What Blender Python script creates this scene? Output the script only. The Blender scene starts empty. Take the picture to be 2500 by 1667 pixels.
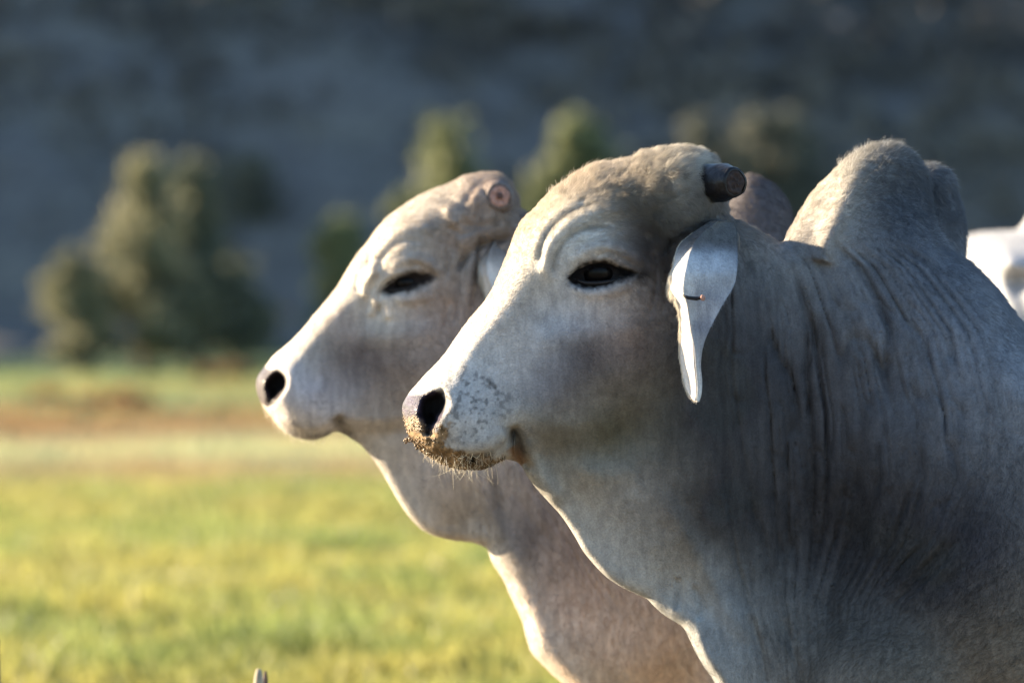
import bpy, bmesh, math, random
import numpy as np
from mathutils import Vector, noise as mnoise
random.seed(7); rng = np.random.default_rng(7)
R = math.radians
scn = bpy.context.scene
COL = scn.collection

# ------------------------------------------------------------------ camera
CAM = np.array([0.0, -12.0, 1.6]); FPX = 18900.0; PITCH = math.atan((833.5-274)/FPX)
cd = bpy.data.cameras.new('camera'); cam = bpy.data.objects.new('camera', cd); COL.objects.link(cam)
cam.location = CAM; cam.rotation_euler = (R(90)-PITCH, 0, 0)
cd.sensor_width = 36; cd.lens = FPX/2500*36; cd.clip_start = 0.5; cd.clip_end = 3000
cd.dof.use_dof = True; cd.dof.focus_distance = 11.72; cd.dof.aperture_fstop = 5.2
scn.camera = cam
# ------------------------------------------------------------------ light
SUN_EL, SUN_BACK = R(15), R(27)      # low sun, from the left and a little beyond the cattle
sdir = Vector((-math.cos(SUN_EL)*math.cos(SUN_BACK), math.cos(SUN_EL)*math.sin(SUN_BACK), math.sin(SUN_EL)))
sl = bpy.data.lights.new('sun', 'SUN'); sl.energy = 5.0; sl.angle = R(0.5); sl.color = (1.0, 0.81, 0.56)
so = bpy.data.objects.new('sun', sl); COL.objects.link(so); so.location = (-20, 10, 20)
so.rotation_euler = sdir.to_track_quat('Z', 'Y').to_euler()
W = bpy.data.worlds.new('World'); scn.world = W; W.use_nodes = True
nt = W.node_tree; bg = nt.nodes['Background']
sky = nt.nodes.new('ShaderNodeTexSky'); sky.sky_type = 'NISHITA'; sky.sun_disc = False
sky.sun_elevation = SUN_EL; sky.sun_rotation = math.atan2(sdir.x, sdir.y); sky.ozone_density = 2.4; sky.dust_density = 0.5
nt.links.new(sky.outputs[0], bg.inputs[0]); bg.inputs[1].default_value = 0.072
scn.view_settings.view_transform = 'Standard'; scn.view_settings.look = 'None'
scn.view_settings.exposure = 2.24; scn.view_settings.gamma = 1.0; scn.view_settings.use_curve_mapping = False
scn.cycles.max_bounces = 6; scn.cycles.diffuse_bounces = 3; scn.cycles.use_denoising = True
scn.cycles.transparent_max_bounces = 8

cp, sp = math.cos(PITCH), math.sin(PITCH)
def at(u, v, Y):
    """point on the plane y=Y seen at pixel (u,v) of the 2500x1667 frame"""
    u = np.asarray(u, float); v = np.asarray(v, float)
    a = (u-1250)/FPX; b = -(v-833.5)/FPX
    dy = cp + b*sp; dz = -sp + b*cp
    t = (Y-CAM[1])/dy
    return np.stack([a*t, np.broadcast_to(Y, t.shape)+0*t, CAM[2]+dz*t], -1)

# ------------------------------------------------------------------ node helpers
def mat(name):
    m = bpy.data.materials.new(name); m.use_nodes = True
    return m, m.node_tree, m.node_tree.nodes['Principled BSDF']
def nd(t, kind, **kw):
    n = t.nodes.new(kind)
    for k, v in kw.items():
        if k in n.inputs.keys(): n.inputs[k].default_value = v
        else: setattr(n, k, v)
    return n
def ramp(t, src, stops):
    r = nd(t, 'ShaderNodeValToRGB'); e = r.color_ramp.elements
    while len(e) < len(stops): e.new(0.5)
    for i, (p, c) in enumerate(stops): e[i].position = p; e[i].color = (*c, 1)
    t.links.new(src, r.inputs[0]); return r
def mixc(t, fac, a, b, mode='MIX'):
    m = nd(t, 'ShaderNodeMix', data_type='RGBA', blend_type=mode)
    for s, x in ((0, fac), (6, a), (7, b)):
        if hasattr(x, 'links'): t.links.new(x, m.inputs[s])
        elif s == 0: m.inputs[0].default_value = x
        else: m.inputs[s].default_value = (*x, 1)
    return m.outputs[2]

# ------------------------------------------------------------------ object helpers
def mesh_obj(name, V, F, m=None, parent=None, smooth=True):
    me = bpy.data.meshes.new(name)
    V = np.asarray(V, np.float32)
    if isinstance(F, np.ndarray):
        k = F.shape[1]
        me.vertices.add(len(V)); me.vertices.foreach_set('co', V.ravel())
        me.loops.add(F.size); me.loops.foreach_set('vertex_index', F.astype(np.int32).ravel())
        me.polygons.add(len(F)); me.polygons.foreach_set('loop_start', np.arange(0, F.size, k, dtype=np.int32))
        me.update(calc_edges=True)
    else:
        me.from_pydata([tuple(map(float, p)) for p in V], [], F); me.update()
    me.polygons.foreach_set('use_smooth', [smooth]*len(me.polygons))
    if m: me.materials.append(m)
    o = bpy.data.objects.new(name, me); COL.objects.link(o)
    attach(o, parent)
    return o
def attach(o, parent):
    if parent:
        o.parent = parent
        if parent.type == 'EMPTY': o.location = -parent.location
def empty(name, loc, label=None, cat=None, group=None):
    o = bpy.data.objects.new(name, None); o.location = loc; COL.objects.link(o); o.empty_display_size = .1
    return tag(o, label, cat, group)
def tag(o, label=None, cat=None, group=None, kind=None):
    for k, v in (('label', label), ('category', cat), ('group', group), ('kind', kind)):
        if v: o[k] = v
    return o
def set_color(o, rgb):
    a = o.data.color_attributes.new('coat', 'FLOAT_COLOR', 'POINT')
    c = np.ones((len(rgb), 4), np.float32); c[:, :3] = rgb
    a.data.foreach_set('color', c.ravel())

# ------------------------------------------------------------------ field helpers
def smooth_curve(P, closed=False, n=6):
    P = np.asarray(P, float); out = []
    N = len(P)
    rngi = range(N) if closed else range(N-1)
    for i in rngi:
        p1, p2 = P[i], P[(i+1) % N]
        p0 = P[i-1] if (closed or i > 0) else 2*p1-p2
        p3 = P[(i+2) % N] if (closed or i+2 < N) else 2*p2-p1
        for k in range(n):
            t = k/n
            out.append(.5*((2*p1)+(-p0+p2)*t+(2*p0-5*p1+4*p2-p3)*t*t+(-p0+3*p1-3*p2+p3)*t**3))
    if not closed: out.append(P[-1])
    return np.array(out)
def seg_dist(U, Vv, P, closed):
    """distance to a polyline and the parameter 0..1 along it"""
    best = np.full(U.shape, 1e18); par = np.zeros(U.shape)
    N = len(P); rngi = range(N) if closed else range(N-1)
    for i in rngi:
        a, b = P[i], P[(i+1) % N]; d = b-a; L = d@d+1e-12
        t = np.clip(((U-a[0])*d[0]+(Vv-a[1])*d[1])/L, 0, 1)
        q = (U-a[0]-t*d[0])**2+(Vv-a[1]-t*d[1])**2
        m = q < best; best[m] = q[m]; par[m] = ((i+t)/max(1, N-1))[m]
    return np.sqrt(best), par
def sdf(U, Vv, P):
    d, _ = seg_dist(U, Vv, P, True)
    ins = np.zeros(U.shape, bool); N = len(P)
    for i in range(N):
        a, b = P[i], P[(i+1) % N]
        if a[1] == b[1]: continue
        c = (a[1] > Vv) != (b[1] > Vv)
        ins ^= c & (U < (b[0]-a[0])*(Vv-a[1])/(b[1]-a[1])+a[0])
    return np.where(ins, d, -d)
class RBF:
    def __init__(s, pts, vals, c=60.):
        s.P = np.asarray(pts, float); v = np.asarray(vals, float); s.c = c
        if v.ndim == 1: v = v[:, None]
        s.lo, s.hi = v.min(0), v.max(0)
        D = np.sqrt(((s.P[:, None]-s.P[None])**2).sum(-1)+c*c)
        n = len(v); A = np.zeros((n+1, n+1)); A[:n, :n] = D; A[:n, n] = A[n, :n] = 1
        A[:n, :n] -= np.eye(n)*2.0
        s.w = np.linalg.solve(A, np.vstack([v, np.zeros(v.shape[1])]))
    def __call__(s, U, Vv):
        sh = U.shape; u = U.ravel(); w = Vv.ravel(); out = np.tile(s.w[-1], (u.size, 1))
        for i, p in enumerate(s.P):
            out += np.sqrt((u-p[0])**2+(w-p[1])**2+s.c**2)[:, None]*s.w[i]
        out = np.clip(out, s.lo, s.hi)
        return out.reshape(sh+(-1,)).squeeze(-1) if out.shape[1] == 1 else out.reshape(sh+(-1,))
def sstep(x, a, b):
    t = np.clip((x-a)/(b-a), 0, 1); return t*t*(3-2*t)
def blob(U, Vv, c, rx, ry, ang=0., k=1.):
    ca, sa = math.cos(R(ang)), math.sin(R(ang)); x = U-c[0]; y = Vv-c[1]
    a = (x*ca+y*sa)/rx; b = (-x*sa+y*ca)/ry
    return np.exp(-((a*a+b*b)**k))
def stroke(U, Vv, pts, width, taper=.18):
    P = smooth_curve(pts, n=6); d, t = seg_dist(U, Vv, P, False)
    return np.exp(-(d/width)**2)*sstep(t, 0, taper)*sstep(1-t, 0, taper)
def vnoise(U, Vv, s, seed=0):
    """cheap smooth value noise in [-1,1]"""
    r = np.random.default_rng(seed).uniform(-1, 1, (256, 256))
    x = U/s; y = Vv/s; xi = np.floor(x).astype(int); yi = np.floor(y).astype(int)
    fx = x-xi; fy = y-yi; fx = fx*fx*(3-2*fx); fy = fy*fy*(3-2*fy)
    g = lambda i, j: r[(xi+i) & 255, (yi+j) & 255]
    return (g(0, 0)*(1-fx)+g(1, 0)*fx)*(1-fy)+(g(0, 1)*(1-fx)+g(1, 1)*fx)*fy

def surface_nets(F, xs, ys, zs):
    I = F > 0
    a = I[:-1]; b = I[1:]
    al = a & b; an = a | b
    al = al[:, :-1] & al[:, 1:]; an = an[:, :-1] | an[:, 1:]
    al = al[:, :, :-1] & al[:, :, 1:]; an = an[:, :, :-1] | an[:, :, 1:]
    act = an & ~al; del al, an
    ix, iy, iz = np.nonzero(act)
    idx = np.full(act.shape, -1, np.int32); idx[ix, iy, iz] = np.arange(len(ix)); del act
    acc = np.zeros((len(ix), 3)); cnt = np.zeros(len(ix))
    cor = [(i, j, k) for i in (0, 1) for j in (0, 1) for k in (0, 1)]
    val = {c: F[ix+c[0], iy+c[1], iz+c[2]] for c in cor}
    pos = {c: np.stack([xs[ix+c[0]], ys[iy+c[1]], zs[iz+c[2]]], -1) for c in cor}
    for c in cor:
        for ax in range(3):
            if c[ax] == 0:
                d = list(c); d[ax] = 1; d = tuple(d)
                m = (val[c] > 0) != (val[d] > 0)
                t = np.where(m, val[c]/np.where(m, val[c]-val[d], 1), 0)
                acc += np.where(m[:, None], pos[c]+(pos[d]-pos[c])*t[:, None], 0); cnt += m
    V = acc/cnt[:, None]
    quads = []
    for ax in range(3):
        sl0 = [slice(None)]*3; sl1 = [slice(None)]*3
        sl0[ax] = slice(None, -1); sl1[ax] = slice(1, None)
        A, B = I[tuple(sl0)], I[tuple(sl1)]
        e = np.argwhere(A != B)
        o1, o2 = [(1, 2), (2, 0), (0, 1)][ax]
        ok = (e[:, o1] > 0) & (e[:, o2] > 0) & (e[:, o1] < I.shape[o1]-1) & (e[:, o2] < I.shape[o2]-1)
        e = e[ok]; out = A[tuple(e.T)]
        def q(d1, d2):
            f = e.copy(); f[:, o1] -= d1; f[:, o2] -= d2; return idx[tuple(f.T)]
        Q = np.stack([q(1, 1), q(0, 1), q(0, 0), q(1, 0)], -1)
        Q[~out] = Q[~out][:, ::-1]
        quads.append(Q)
    return V, np.concatenate(quads)
def laplace(V, Q, it=2, k=.5):
    E = np.concatenate([Q[:, [0, 1]], Q[:, [1, 2]], Q[:, [2, 3]], Q[:, [3, 0]]]); n = len(V)
    i = np.concatenate([E[:, 0], E[:, 1]]); j = np.concatenate([E[:, 1], E[:, 0]])
    c = np.bincount(i, minlength=n)[:, None]
    for _ in range(it):
        s = np.stack([np.bincount(i, V[j, a], n) for a in range(3)], -1)/np.maximum(c, 1)
        V = V+k*(s-V)
    return V
def vnormals(V, Q):
    fn = np.cross(V[Q[:, 2]]-V[Q[:, 0]], V[Q[:, 3]]-V[Q[:, 1]])
    N = np.stack([np.bincount(Q.ravel(), np.repeat(fn[:, a], 4), len(V)) for a in range(3)], -1)
    return N/np.maximum(np.linalg.norm(N, axis=1, keepdims=True), 1e-12)

# ------------------------------------------------------------------ coat materials
def coat_material(name):
    m, t, b = mat(name)
    a = nd(t, 'ShaderNodeAttribute', attribute_name='coat')
    tc = nd(t, 'ShaderNodeNewGeometry')
    n1 = nd(t, 'ShaderNodeTexNoise', Scale=320., Detail=3.); t.links.new(tc.outputs['Position'], n1.inputs['Vector'])
    mp = nd(t, 'ShaderNodeMapping'); mp.inputs['Scale'].default_value = (90, 60, 22)
    t.links.new(tc.outputs['Position'], mp.inputs['Vector'])
    n2 = nd(t, 'ShaderNodeTexNoise', Scale=1., Detail=4.); t.links.new(mp.outputs[0], n2.inputs['Vector'])
    r1 = ramp(t, n1.outputs[0], [(.3, (.84, .84, .84)), (.7, (1.12, 1.12, 1.12))])
    r2 = ramp(t, n2.outputs[0], [(.3, (.82, .82, .83)), (.7, (1.15, 1.15, 1.14))])
    c = mixc(t, 1., a.outputs['Color'], r1.outputs[0], 'MULTIPLY'); c = mixc(t, 1., c, r2.outputs[0], 'MULTIPLY')
    t.links.new(c, b.inputs['Base Color']); b.inputs['Roughness'].default_value = .8
    b.inputs['Specular IOR Level'].default_value = .1
    bp = nd(t, 'ShaderNodeBump', Strength=.35, Distance=.003); t.links.new(n1.outputs[0], bp.inputs['Height'])
    t.links.new(bp.outputs[0], b.inputs['Normal'])
    return m
def hair_material(name):
    m = bpy.data.materials.new(name); m.use_nodes = True; t = m.node_tree; t.nodes.clear()
    out = nd(t, 'ShaderNodeOutputMaterial')
    a = nd(t, 'ShaderNodeAttribute', attribute_name='coat')
    d = nd(t, 'ShaderNodeBsdfPrincipled', Roughness=.6); d.inputs['Specular IOR Level'].default_value = .12
    tr = nd(t, 'ShaderNodeBsdfTranslucent')
    t.links.new(a.outputs['Color'], d.inputs['Base Color']); t.links.new(a.outputs['Color'], tr.inputs['Color'])
    mx = nd(t, 'ShaderNodeMixShader'); mx.inputs[0].default_value = .3
    t.links.new(d.outputs[0], mx.inputs[1]); t.links.new(tr.outputs[0], mx.inputs[2])
    t.links.new(mx.outputs[0], out.inputs[0]); return m
M_COAT = coat_material('cattle_coat'); M_HAIR = hair_material('cattle_hair')
def simple(name, col, rough=.6, spec=.4, nscale=None, namp=.3, bump=0.):
    m, t, b = mat(name); b.inputs['Roughness'].default_value = rough; b.inputs['Specular IOR Level'].default_value = spec
    b.inputs['Base Color'].default_value = (*col, 1)
    if nscale:
        g = nd(t, 'ShaderNodeNewGeometry'); n = nd(t, 'ShaderNodeTexNoise', Scale=nscale, Detail=4.)
        t.links.new(g.outputs['Position'], n.inputs['Vector'])
        r = ramp(t, n.outputs[0], [(.3, tuple(c*(1-namp) for c in col)), (.7, tuple(c*(1+namp) for c in col))])
        t.links.new(r.outputs[0], b.inputs['Base Color'])
        if bump:
            bp = nd(t, 'ShaderNodeBump', Strength=.6, Distance=bump); t.links.new(n.outputs[0], bp.inputs['Height'])
            t.links.new(bp.outputs[0], b.inputs['Normal'])
    return m
M_EYE = simple('dark_wet_eye', (.004, .0035, .004), .3, .14)
M_LID = simple('dark_eyelid_skin', (.014, .012, .013), .5, .3, 300, .4, .002)
M_HORN = simple('dark_horn', (.013, .012, .014), .38, .3, 90, .5, .003)
M_HORNCUT = simple('sawn_horn_face', (.048, .034, .031), .8, .2, 160, .35, .002)
M_HORNPINK = simple('pink_horn_face', (.42, .24, .19), .8, .2, 160, .3, .002)
M_HORNCORE = simple('horn_core', (.12, .07, .06), .8, .2, 160, .3, .001)
M_MUD = simple('wet_mud', (.19, .13, .075), .45, .5, 220, .55, .004)
M_NOSE = None

# ------------------------------------------------------------------ hair
def make_hair(name, roots, nrm, flow, length, lift, rgb, radius, parent, seed=1, curl=.25, npt=5, r_tip=.15, world_lift=None):
    g = np.random.default_rng(seed); n = len(roots)
    tang = flow-(flow*nrm).sum(1, keepdims=True)*nrm
    tang /= np.maximum(np.linalg.norm(tang, axis=1, keepdims=True), 1e-9)
    side = np.cross(nrm, tang)
    tang = tang+side*g.normal(0, curl, (n, 1)); tang /= np.linalg.norm(tang, axis=1, keepdims=True)
    pxy = roots[:, [0, 2]]*1000
    cl = vnoise(pxy[:, 0]+500, pxy[:, 1]+300, 9., 5)+.7*vnoise(pxy[:, 0]+500, pxy[:, 1]+300, 4., 6)
    tang = tang+side*(cl*np.clip(length*45, .1, 1.1))[:, None]; tang /= np.linalg.norm(tang, axis=1, keepdims=True)
    lift = lift*(1+.5*vnoise(pxy[:, 0]+90, pxy[:, 1]+300, 6., 7))
    L = (length*g.uniform(.65, 1.25, n))[:, None]; li = (lift*g.uniform(.5, 1.5, n))[:, None]
    P = np.zeros((n, npt, 3), np.float32)
    bend = g.normal(0, .22, (n, 1))
    for k in range(npt):
        s = k/(npt-1)
        P[:, k] = roots-nrm*.0008+L*(tang*s*(.75+.25*s)*np.cos(li)+nrm*np.sin(li)*(s*(1-.35*s))+side*bend*s*s*.6)
    cu = bpy.data.hair_curves.new(name); cu.add_curves([npt]*n)
    cu.attributes['position'].data.foreach_set('vector', P.reshape(-1)) if 'position' in cu.attributes else cu.position_data.foreach_set('vector', P.reshape(-1))
    ra = cu.attributes.new('radius', 'FLOAT', 'POINT') if 'radius' not in cu.attributes else cu.attributes['radius']
    prof = np.linspace(1, r_tip, npt); ra.data.foreach_set('value', (np.tile(prof, (n, 1))*radius*g.uniform(.7, 1.3, (n, 1))).astype(np.float32).ravel())
    ca = cu.attributes.new('coat', 'FLOAT_COLOR', 'CURVE')
    c = np.ones((n, 4), np.float32); c[:, :3] = np.clip(rgb*g.uniform(.84, 1.16, (n, 1))*(1+(.55*cl*np.clip(length*60-.85, 0, 1)))[:, None], 0.004, .95)
    ca.data.foreach_set('color', c.ravel())
    cu.materials.append(M_HAIR)
    o = bpy.data.objects.new(name, cu); COL.objects.link(o); attach(o, parent)
    return o

# ------------------------------------------------------------------ the animal builder
def build_body(spec, parent, name='body'):
    Y0 = spec['Y0']; us, vs, ys = spec['us'], spec['vs'], spec['ys']
    U, Vv = np.meshgrid(us, vs, indexing='ij')
    O = [(a, b+(8. if 1480 < a < 1735 and b < 500 else 6. if 2000 < a < 2260 and b < 500 else 0.)) for a, b in spec['outline']] if 'drop' in spec else spec['outline']; P = smooth_curve(O, closed=True, n=5)
    pxm = FPX/(Y0-CAM[1])
    d = sdf(U, Vv, P)
    w = RBF(*zip(*[((a, b), c) for a, b, c in spec['width']]), c=spec.get('cw', 45.))(U, Vv)
    rr = RBF(*zip(*[((a, b), c) for a, b, c in spec['round']]), c=60.)(U, Vv)
    w = spec['sculpt'](U, Vv, w, d)
    w = np.maximum(w, .004)
    q = np.clip(d/rr, -3, 1); g = np.where(q > 0, 1-(1-q)**2, 2*q)
    F = (g[:, None, :]-(ys[None, :, None]/w[:, None, :])**2).astype(np.float32)
    F *= (w*.5)[:, None, :].astype(np.float32)              # about metres
    # extra solids (legs, far lobes): (p0, p1, r0, r1, k) in (u, v, y) with u,v in px
    for (p0, p1, r0, r1, k) in spec.get('solids', []):
        rm = max(r0, r1)*pxm+90
        i0, i1 = np.searchsorted(us, [min(p0[0], p1[0])-rm, max(p0[0], p1[0])+rm])
        j0, j1 = np.searchsorted(vs, [min(p0[1], p1[1])-rm, max(p0[1], p1[1])+rm])
        a = np.array([p0[0]/pxm, p0[2], p0[1]/pxm]); b = np.array([p1[0]/pxm, p1[2], p1[1]/pxm]); ab = b-a
        X = (us[i0:i1]/pxm)[:, None, None]; Yy = ys[None, :, None]; Z = (vs[j0:j1]/pxm)[None, None, :]
        t = np.clip(((X-a[0])*ab[0]+(Yy-a[1])*ab[1]+(Z-a[2])*ab[2])/(ab@ab+1e-9), 0, 1)
        dd = (r0+(r1-r0)*t)-np.sqrt((X-a[0]-t*ab[0])**2+(Yy-a[1]-t*ab[1])**2+(Z-a[2]-t*ab[2])**2)
        f = F[i0:i1, :, j0:j1]
        h = np.clip(.5+.5*(dd-f)/k, 0, 1)
        F[i0:i1, :, j0:j1] = f*(1-h)+dd*h+k*h*(1-h)
    F[:, 0] = F[:, -1] = -1; F[0] = F[-1] = -1; F[:, :, 0] = F[:, :, -1] = -1
    V, Q = surface_nets(F, us, ys, vs)
    del F
    S = V.copy(); S[:, 0] /= pxm; S[:, 2] /= pxm
    S = laplace(S, Q, 3, .5)
    V = S.copy(); V[:, 0] *= pxm; V[:, 2] *= pxm
    cen = spec.get('center')
    Wd = at(V[:, 0], V[:, 2], Y0+(cen(V[:, 0], V[:, 2]) if cen else 0.)); Wd[:, 1] += V[:, 1]
    Wd[:, 2] = np.maximum(Wd[:, 2], 0.0)
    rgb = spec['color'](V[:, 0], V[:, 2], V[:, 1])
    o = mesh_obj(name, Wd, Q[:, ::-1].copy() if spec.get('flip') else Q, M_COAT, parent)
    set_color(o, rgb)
    N = vnormals(Wd, Q)
    c = Wd.mean(0)
    if ((Wd-c)*N).sum(1).mean() < 0:
        N = -N; o.data.flip_normals()
    return o, V, Wd, N, Q, rgb
def face_samples(V, Wd, N, Q, rgb, n, keep, dens, seed):
    """random roots on the quads whose centre passes keep(u,v,y,normal), weighted by dens"""
    g = np.random.default_rng(seed)
    C = V[Q].mean(1); NC = N[Q].mean(1)
    area = np.linalg.norm(np.cross(Wd[Q[:, 2]]-Wd[Q[:, 0]], Wd[Q[:, 3]]-Wd[Q[:, 1]]), axis=1)
    wgt = area*keep(C, NC)*dens(C[:, 0], C[:, 2]); wgt = np.maximum(wgt, 0)
    f = g.choice(len(Q), n, p=wgt/wgt.sum())
    a, b = g.random((2, n, 1))
    def bl(A): q = A[Q[f]]; return (q[:, 0]*(1-a)+q[:, 1]*a)*(1-b)+(q[:, 3]*(1-a)+q[:, 2]*a)*b
    nn = bl(N); nn /= np.linalg.norm(nn, axis=1, keepdims=True)
    return bl(V), bl(Wd), nn, bl(rgb)
def rbf_of(tab, c=60.):
    return RBF([(a[0], a[1]) for a in tab], [a[2:] if len(a) > 3 else a[2] for a in tab], c)

# ================================================================== COW NEAREST THE CAMERA
OUT1 = [(982,1004),(984,984),(1000,957),(1018,937),(1038,914),(1072,880),(1095,851),(1112,825),(1141,785),(1187,730),
 (1210,690),(1224,656),(1239,621),(1253,581),(1273,541),(1302,512),(1336,478),(1371,448),(1411,423),(1451,403),(1491,391),
 (1531,386),(1566,372),(1606,361),(1652,358),(1698,359),(1721,369),(1741,389),(1770,440),(1772,500),(1782,530),(1802,541),(1843,560),
 (1879,579),(1909,592),(1925,566),(1955,514),(1986,468),(2026,420),(2072,382),(2118,355),(2149,347),(2190,350),(2225,371),
 (2249,398),(2264,440),(2272,504),(2284,555),(2304,592),(2330,618),(2373,647),(2404,677),(2435,708),(2465,749),(2500,790),
 (2570,838),(2700,868),(2900,880),(3200,872),(3500,850),(3750,850),(3960,900),(4080,1000),(4130,1130),(4130,1330),(4060,1560),
 (3960,1700),(3800,1740),(3500,1800),(3100,1840),(2700,1850),(2400,1880),(2150,1960),(1980,1940),(1870,1870),(1800,1770),
 (1743,1661),(1719,1625),(1701,1595),(1686,1565),(1674,1539),(1660,1524),(1630,1506),(1600,1482),(1579,1461),
 (1552,1449),(1517,1432),(1481,1408),(1451,1378),(1424,1345),(1407,1315),(1389,1286),(1368,1256),(1338,1223),(1308,1190),
 (1285,1158),(1266,1130),(1251,1124),(1233,1121),(1213,1131),(1193,1141),(1173,1147),(1146,1146),(1120,1145),(1093,1138),(1068,1127),
 (1046,1114),(1028,1100),(1013,1085),(1004,1072),(995,1054),(989,1035)]
HEAD1 = smooth_curve([(960,1000),(1040,880),(1140,760),(1250,560),(1340,450),(1500,360),(1700,330),(1800,400),(1800,500),(1700,560),(1668,640),
 (1655,720),(1655,820),(1630,920),(1575,1005),(1490,1068),(1400,1088),(1300,1080),(1258,1060),(1240,1140),(1100,1170),(980,1100)], True, 4)
LIP1 = [(1000,1078),(1040,1090),(1080,1102),(1130,1108),(1190,1102),(1232,1080),(1252,1050)]
WID_HEAD = [(1000,1000,.050),(1010,960,.055),(1040,1050,.060),(1060,985,.078),(1120,1040,.085),(1200,1060,.078),(1150,920,.076),(1250,960,.070),(1100,1130,.052),(1200,1130,.05),
 (1090,880,.062),(1170,790,.066),(1250,850,.074),(1330,980,.074),(1320,760,.085),(1250,650,.084),(1400,640,.108),(1463,655,.116),(1440,560,.118),(1340,520,.105),
 (1550,450,.110),(1480,420,.10),(1680,430,.112),(1740,430,.10),(1600,560,.106),(1500,900,.112),(1400,850,.098),(1580,800,.115),(1400,1050,.068),(1520,1030,.085)]
WID1 = WID_HEAD+[(1330,1150,.040),(1300,1130,.032),(1420,1150,.072),(1400,1220,.040),(1500,1200,.080),(1480,1330,.038),(1640,950,.100),(1750,650,.115),(1800,580,.09),(1850,700,.15),
 (1850,1000,.158),(1650,1150,.108),(1900,640,.125),(2000,800,.19),(2150,900,.225),(2300,1100,.28),(2450,1300,.315),(2450,900,.275),(2380,720,.2),
 (2150,400,.075),(2050,460,.082),(2180,520,.10),(2250,460,.07),(2150,620,.15),(1990,560,.11),(2280,640,.16),
 (1550,1360,.045),(1520,1410,.032),(1440,1330,.032),(1650,1450,.040),(1750,1550,.105),(1700,1300,.10),(1900,1400,.16),(2000,1600,.195),(2200,1500,.24),(2040,1330,.185),
 (1800,1740,.13),(2350,1560,.28),(2450,1620,.30),(2800,1200,.335),(3300,1300,.37),(3900,1200,.26),(2500,1800,.22),(3300,1750,.2),(3950,1600,.22),(2150,1900,.12),(3300,900,.2),(3900,930,.15)]
RND_HEAD = [(1000,1000,62),(1060,980,80),(1030,1080,45),(1150,1120,45),(1150,850,62),(1300,700,85),(1280,560,100),(1450,450,120),(1650,400,95),(1740,440,70),(1400,1060,90),(1250,1100,32)]
RND1 = RND_HEAD+[(1290,1150,22),(1400,1280,24),(1500,1410,26),(1620,1490,34),(1720,1600,26),(1850,1800,50),(1830,580,55),(1920,600,60),(1980,500,120),(2150,400,105),(2260,450,75),
 (2320,640,70),(2450,760,120),(2800,900,180),(3500,900,200),(4100,1100,200),(3500,1750,200),(2500,1800,200),(1700,900,150),(1500,700,130),(2100,1000,180)]
def fold_family(A, B, n, seed, jit=8):
    g = np.random.default_rng(seed); A = np.array(A, float); B = np.array(B, float); out = []
    for i in range(n):
        t = (i+g.uniform(-.25, .25))/(n-1)
        P = A*(1-t)+B*t+g.normal(0, jit, A.shape)*[1, .5]
        c = smooth_curve(P, n=3); lo = int(g.uniform(0, .35)*len(c)); hi = int(g.uniform(.6, 1)*len(c))
        out.append((c[lo:hi:3], g.uniform(.35, 1.1)))
    return out
FOLDS1 = fold_family([(1848,590),(1895,655),(1930,710),(1958,775),(1975,850),(1985,950)], [(2225,650),(2275,770),(2300,880),(2305,1000),(2290,1130),(2260,1270)], 13, 3, 7)
FOLDS1 += fold_family([(1640,760),(1650,930),(1670,1130),(1720,1330),(1780,1520)], [(2050,860),(2070,1010),(2060,1160),(2020,1300),(1960,1500)], 9, 5, 12)
FOLDS1 += fold_family([(2130,960),(2130,1090),(2100,1220),(2050,1340),(1990,1440)], [(2440,1000),(2440,1130),(2410,1260),(2340,1380),(2240,1480)], 8, 8, 14)
def crease_field(U, V, A, B, n, seed, vcell=240., sharp=5.):
    """long wandering creases that run from top to bottom between the curves A and B, each given as (v, u)"""
    A = np.array(A, float); B = np.array(B, float)
    ua = np.interp(V, A[:, 0], A[:, 1]); ub = np.interp(V, B[:, 0], B[:, 1]); s = (U-ua)/(ub-ua)
    out = 0
    for k, (f, a) in enumerate(((1., 1.), (2.1, .5))):
        m = vnoise((s+3)*n*f, V/vcell*f+7, 1., seed+k); out = out+a*np.exp(-(np.abs(m)*sharp)**1.4)*(.6+.4*sstep(vnoise((s+3)*n*.5, V/vcell*1.3, 1., seed+9+k), -.5, .5))
    return out, s
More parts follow.
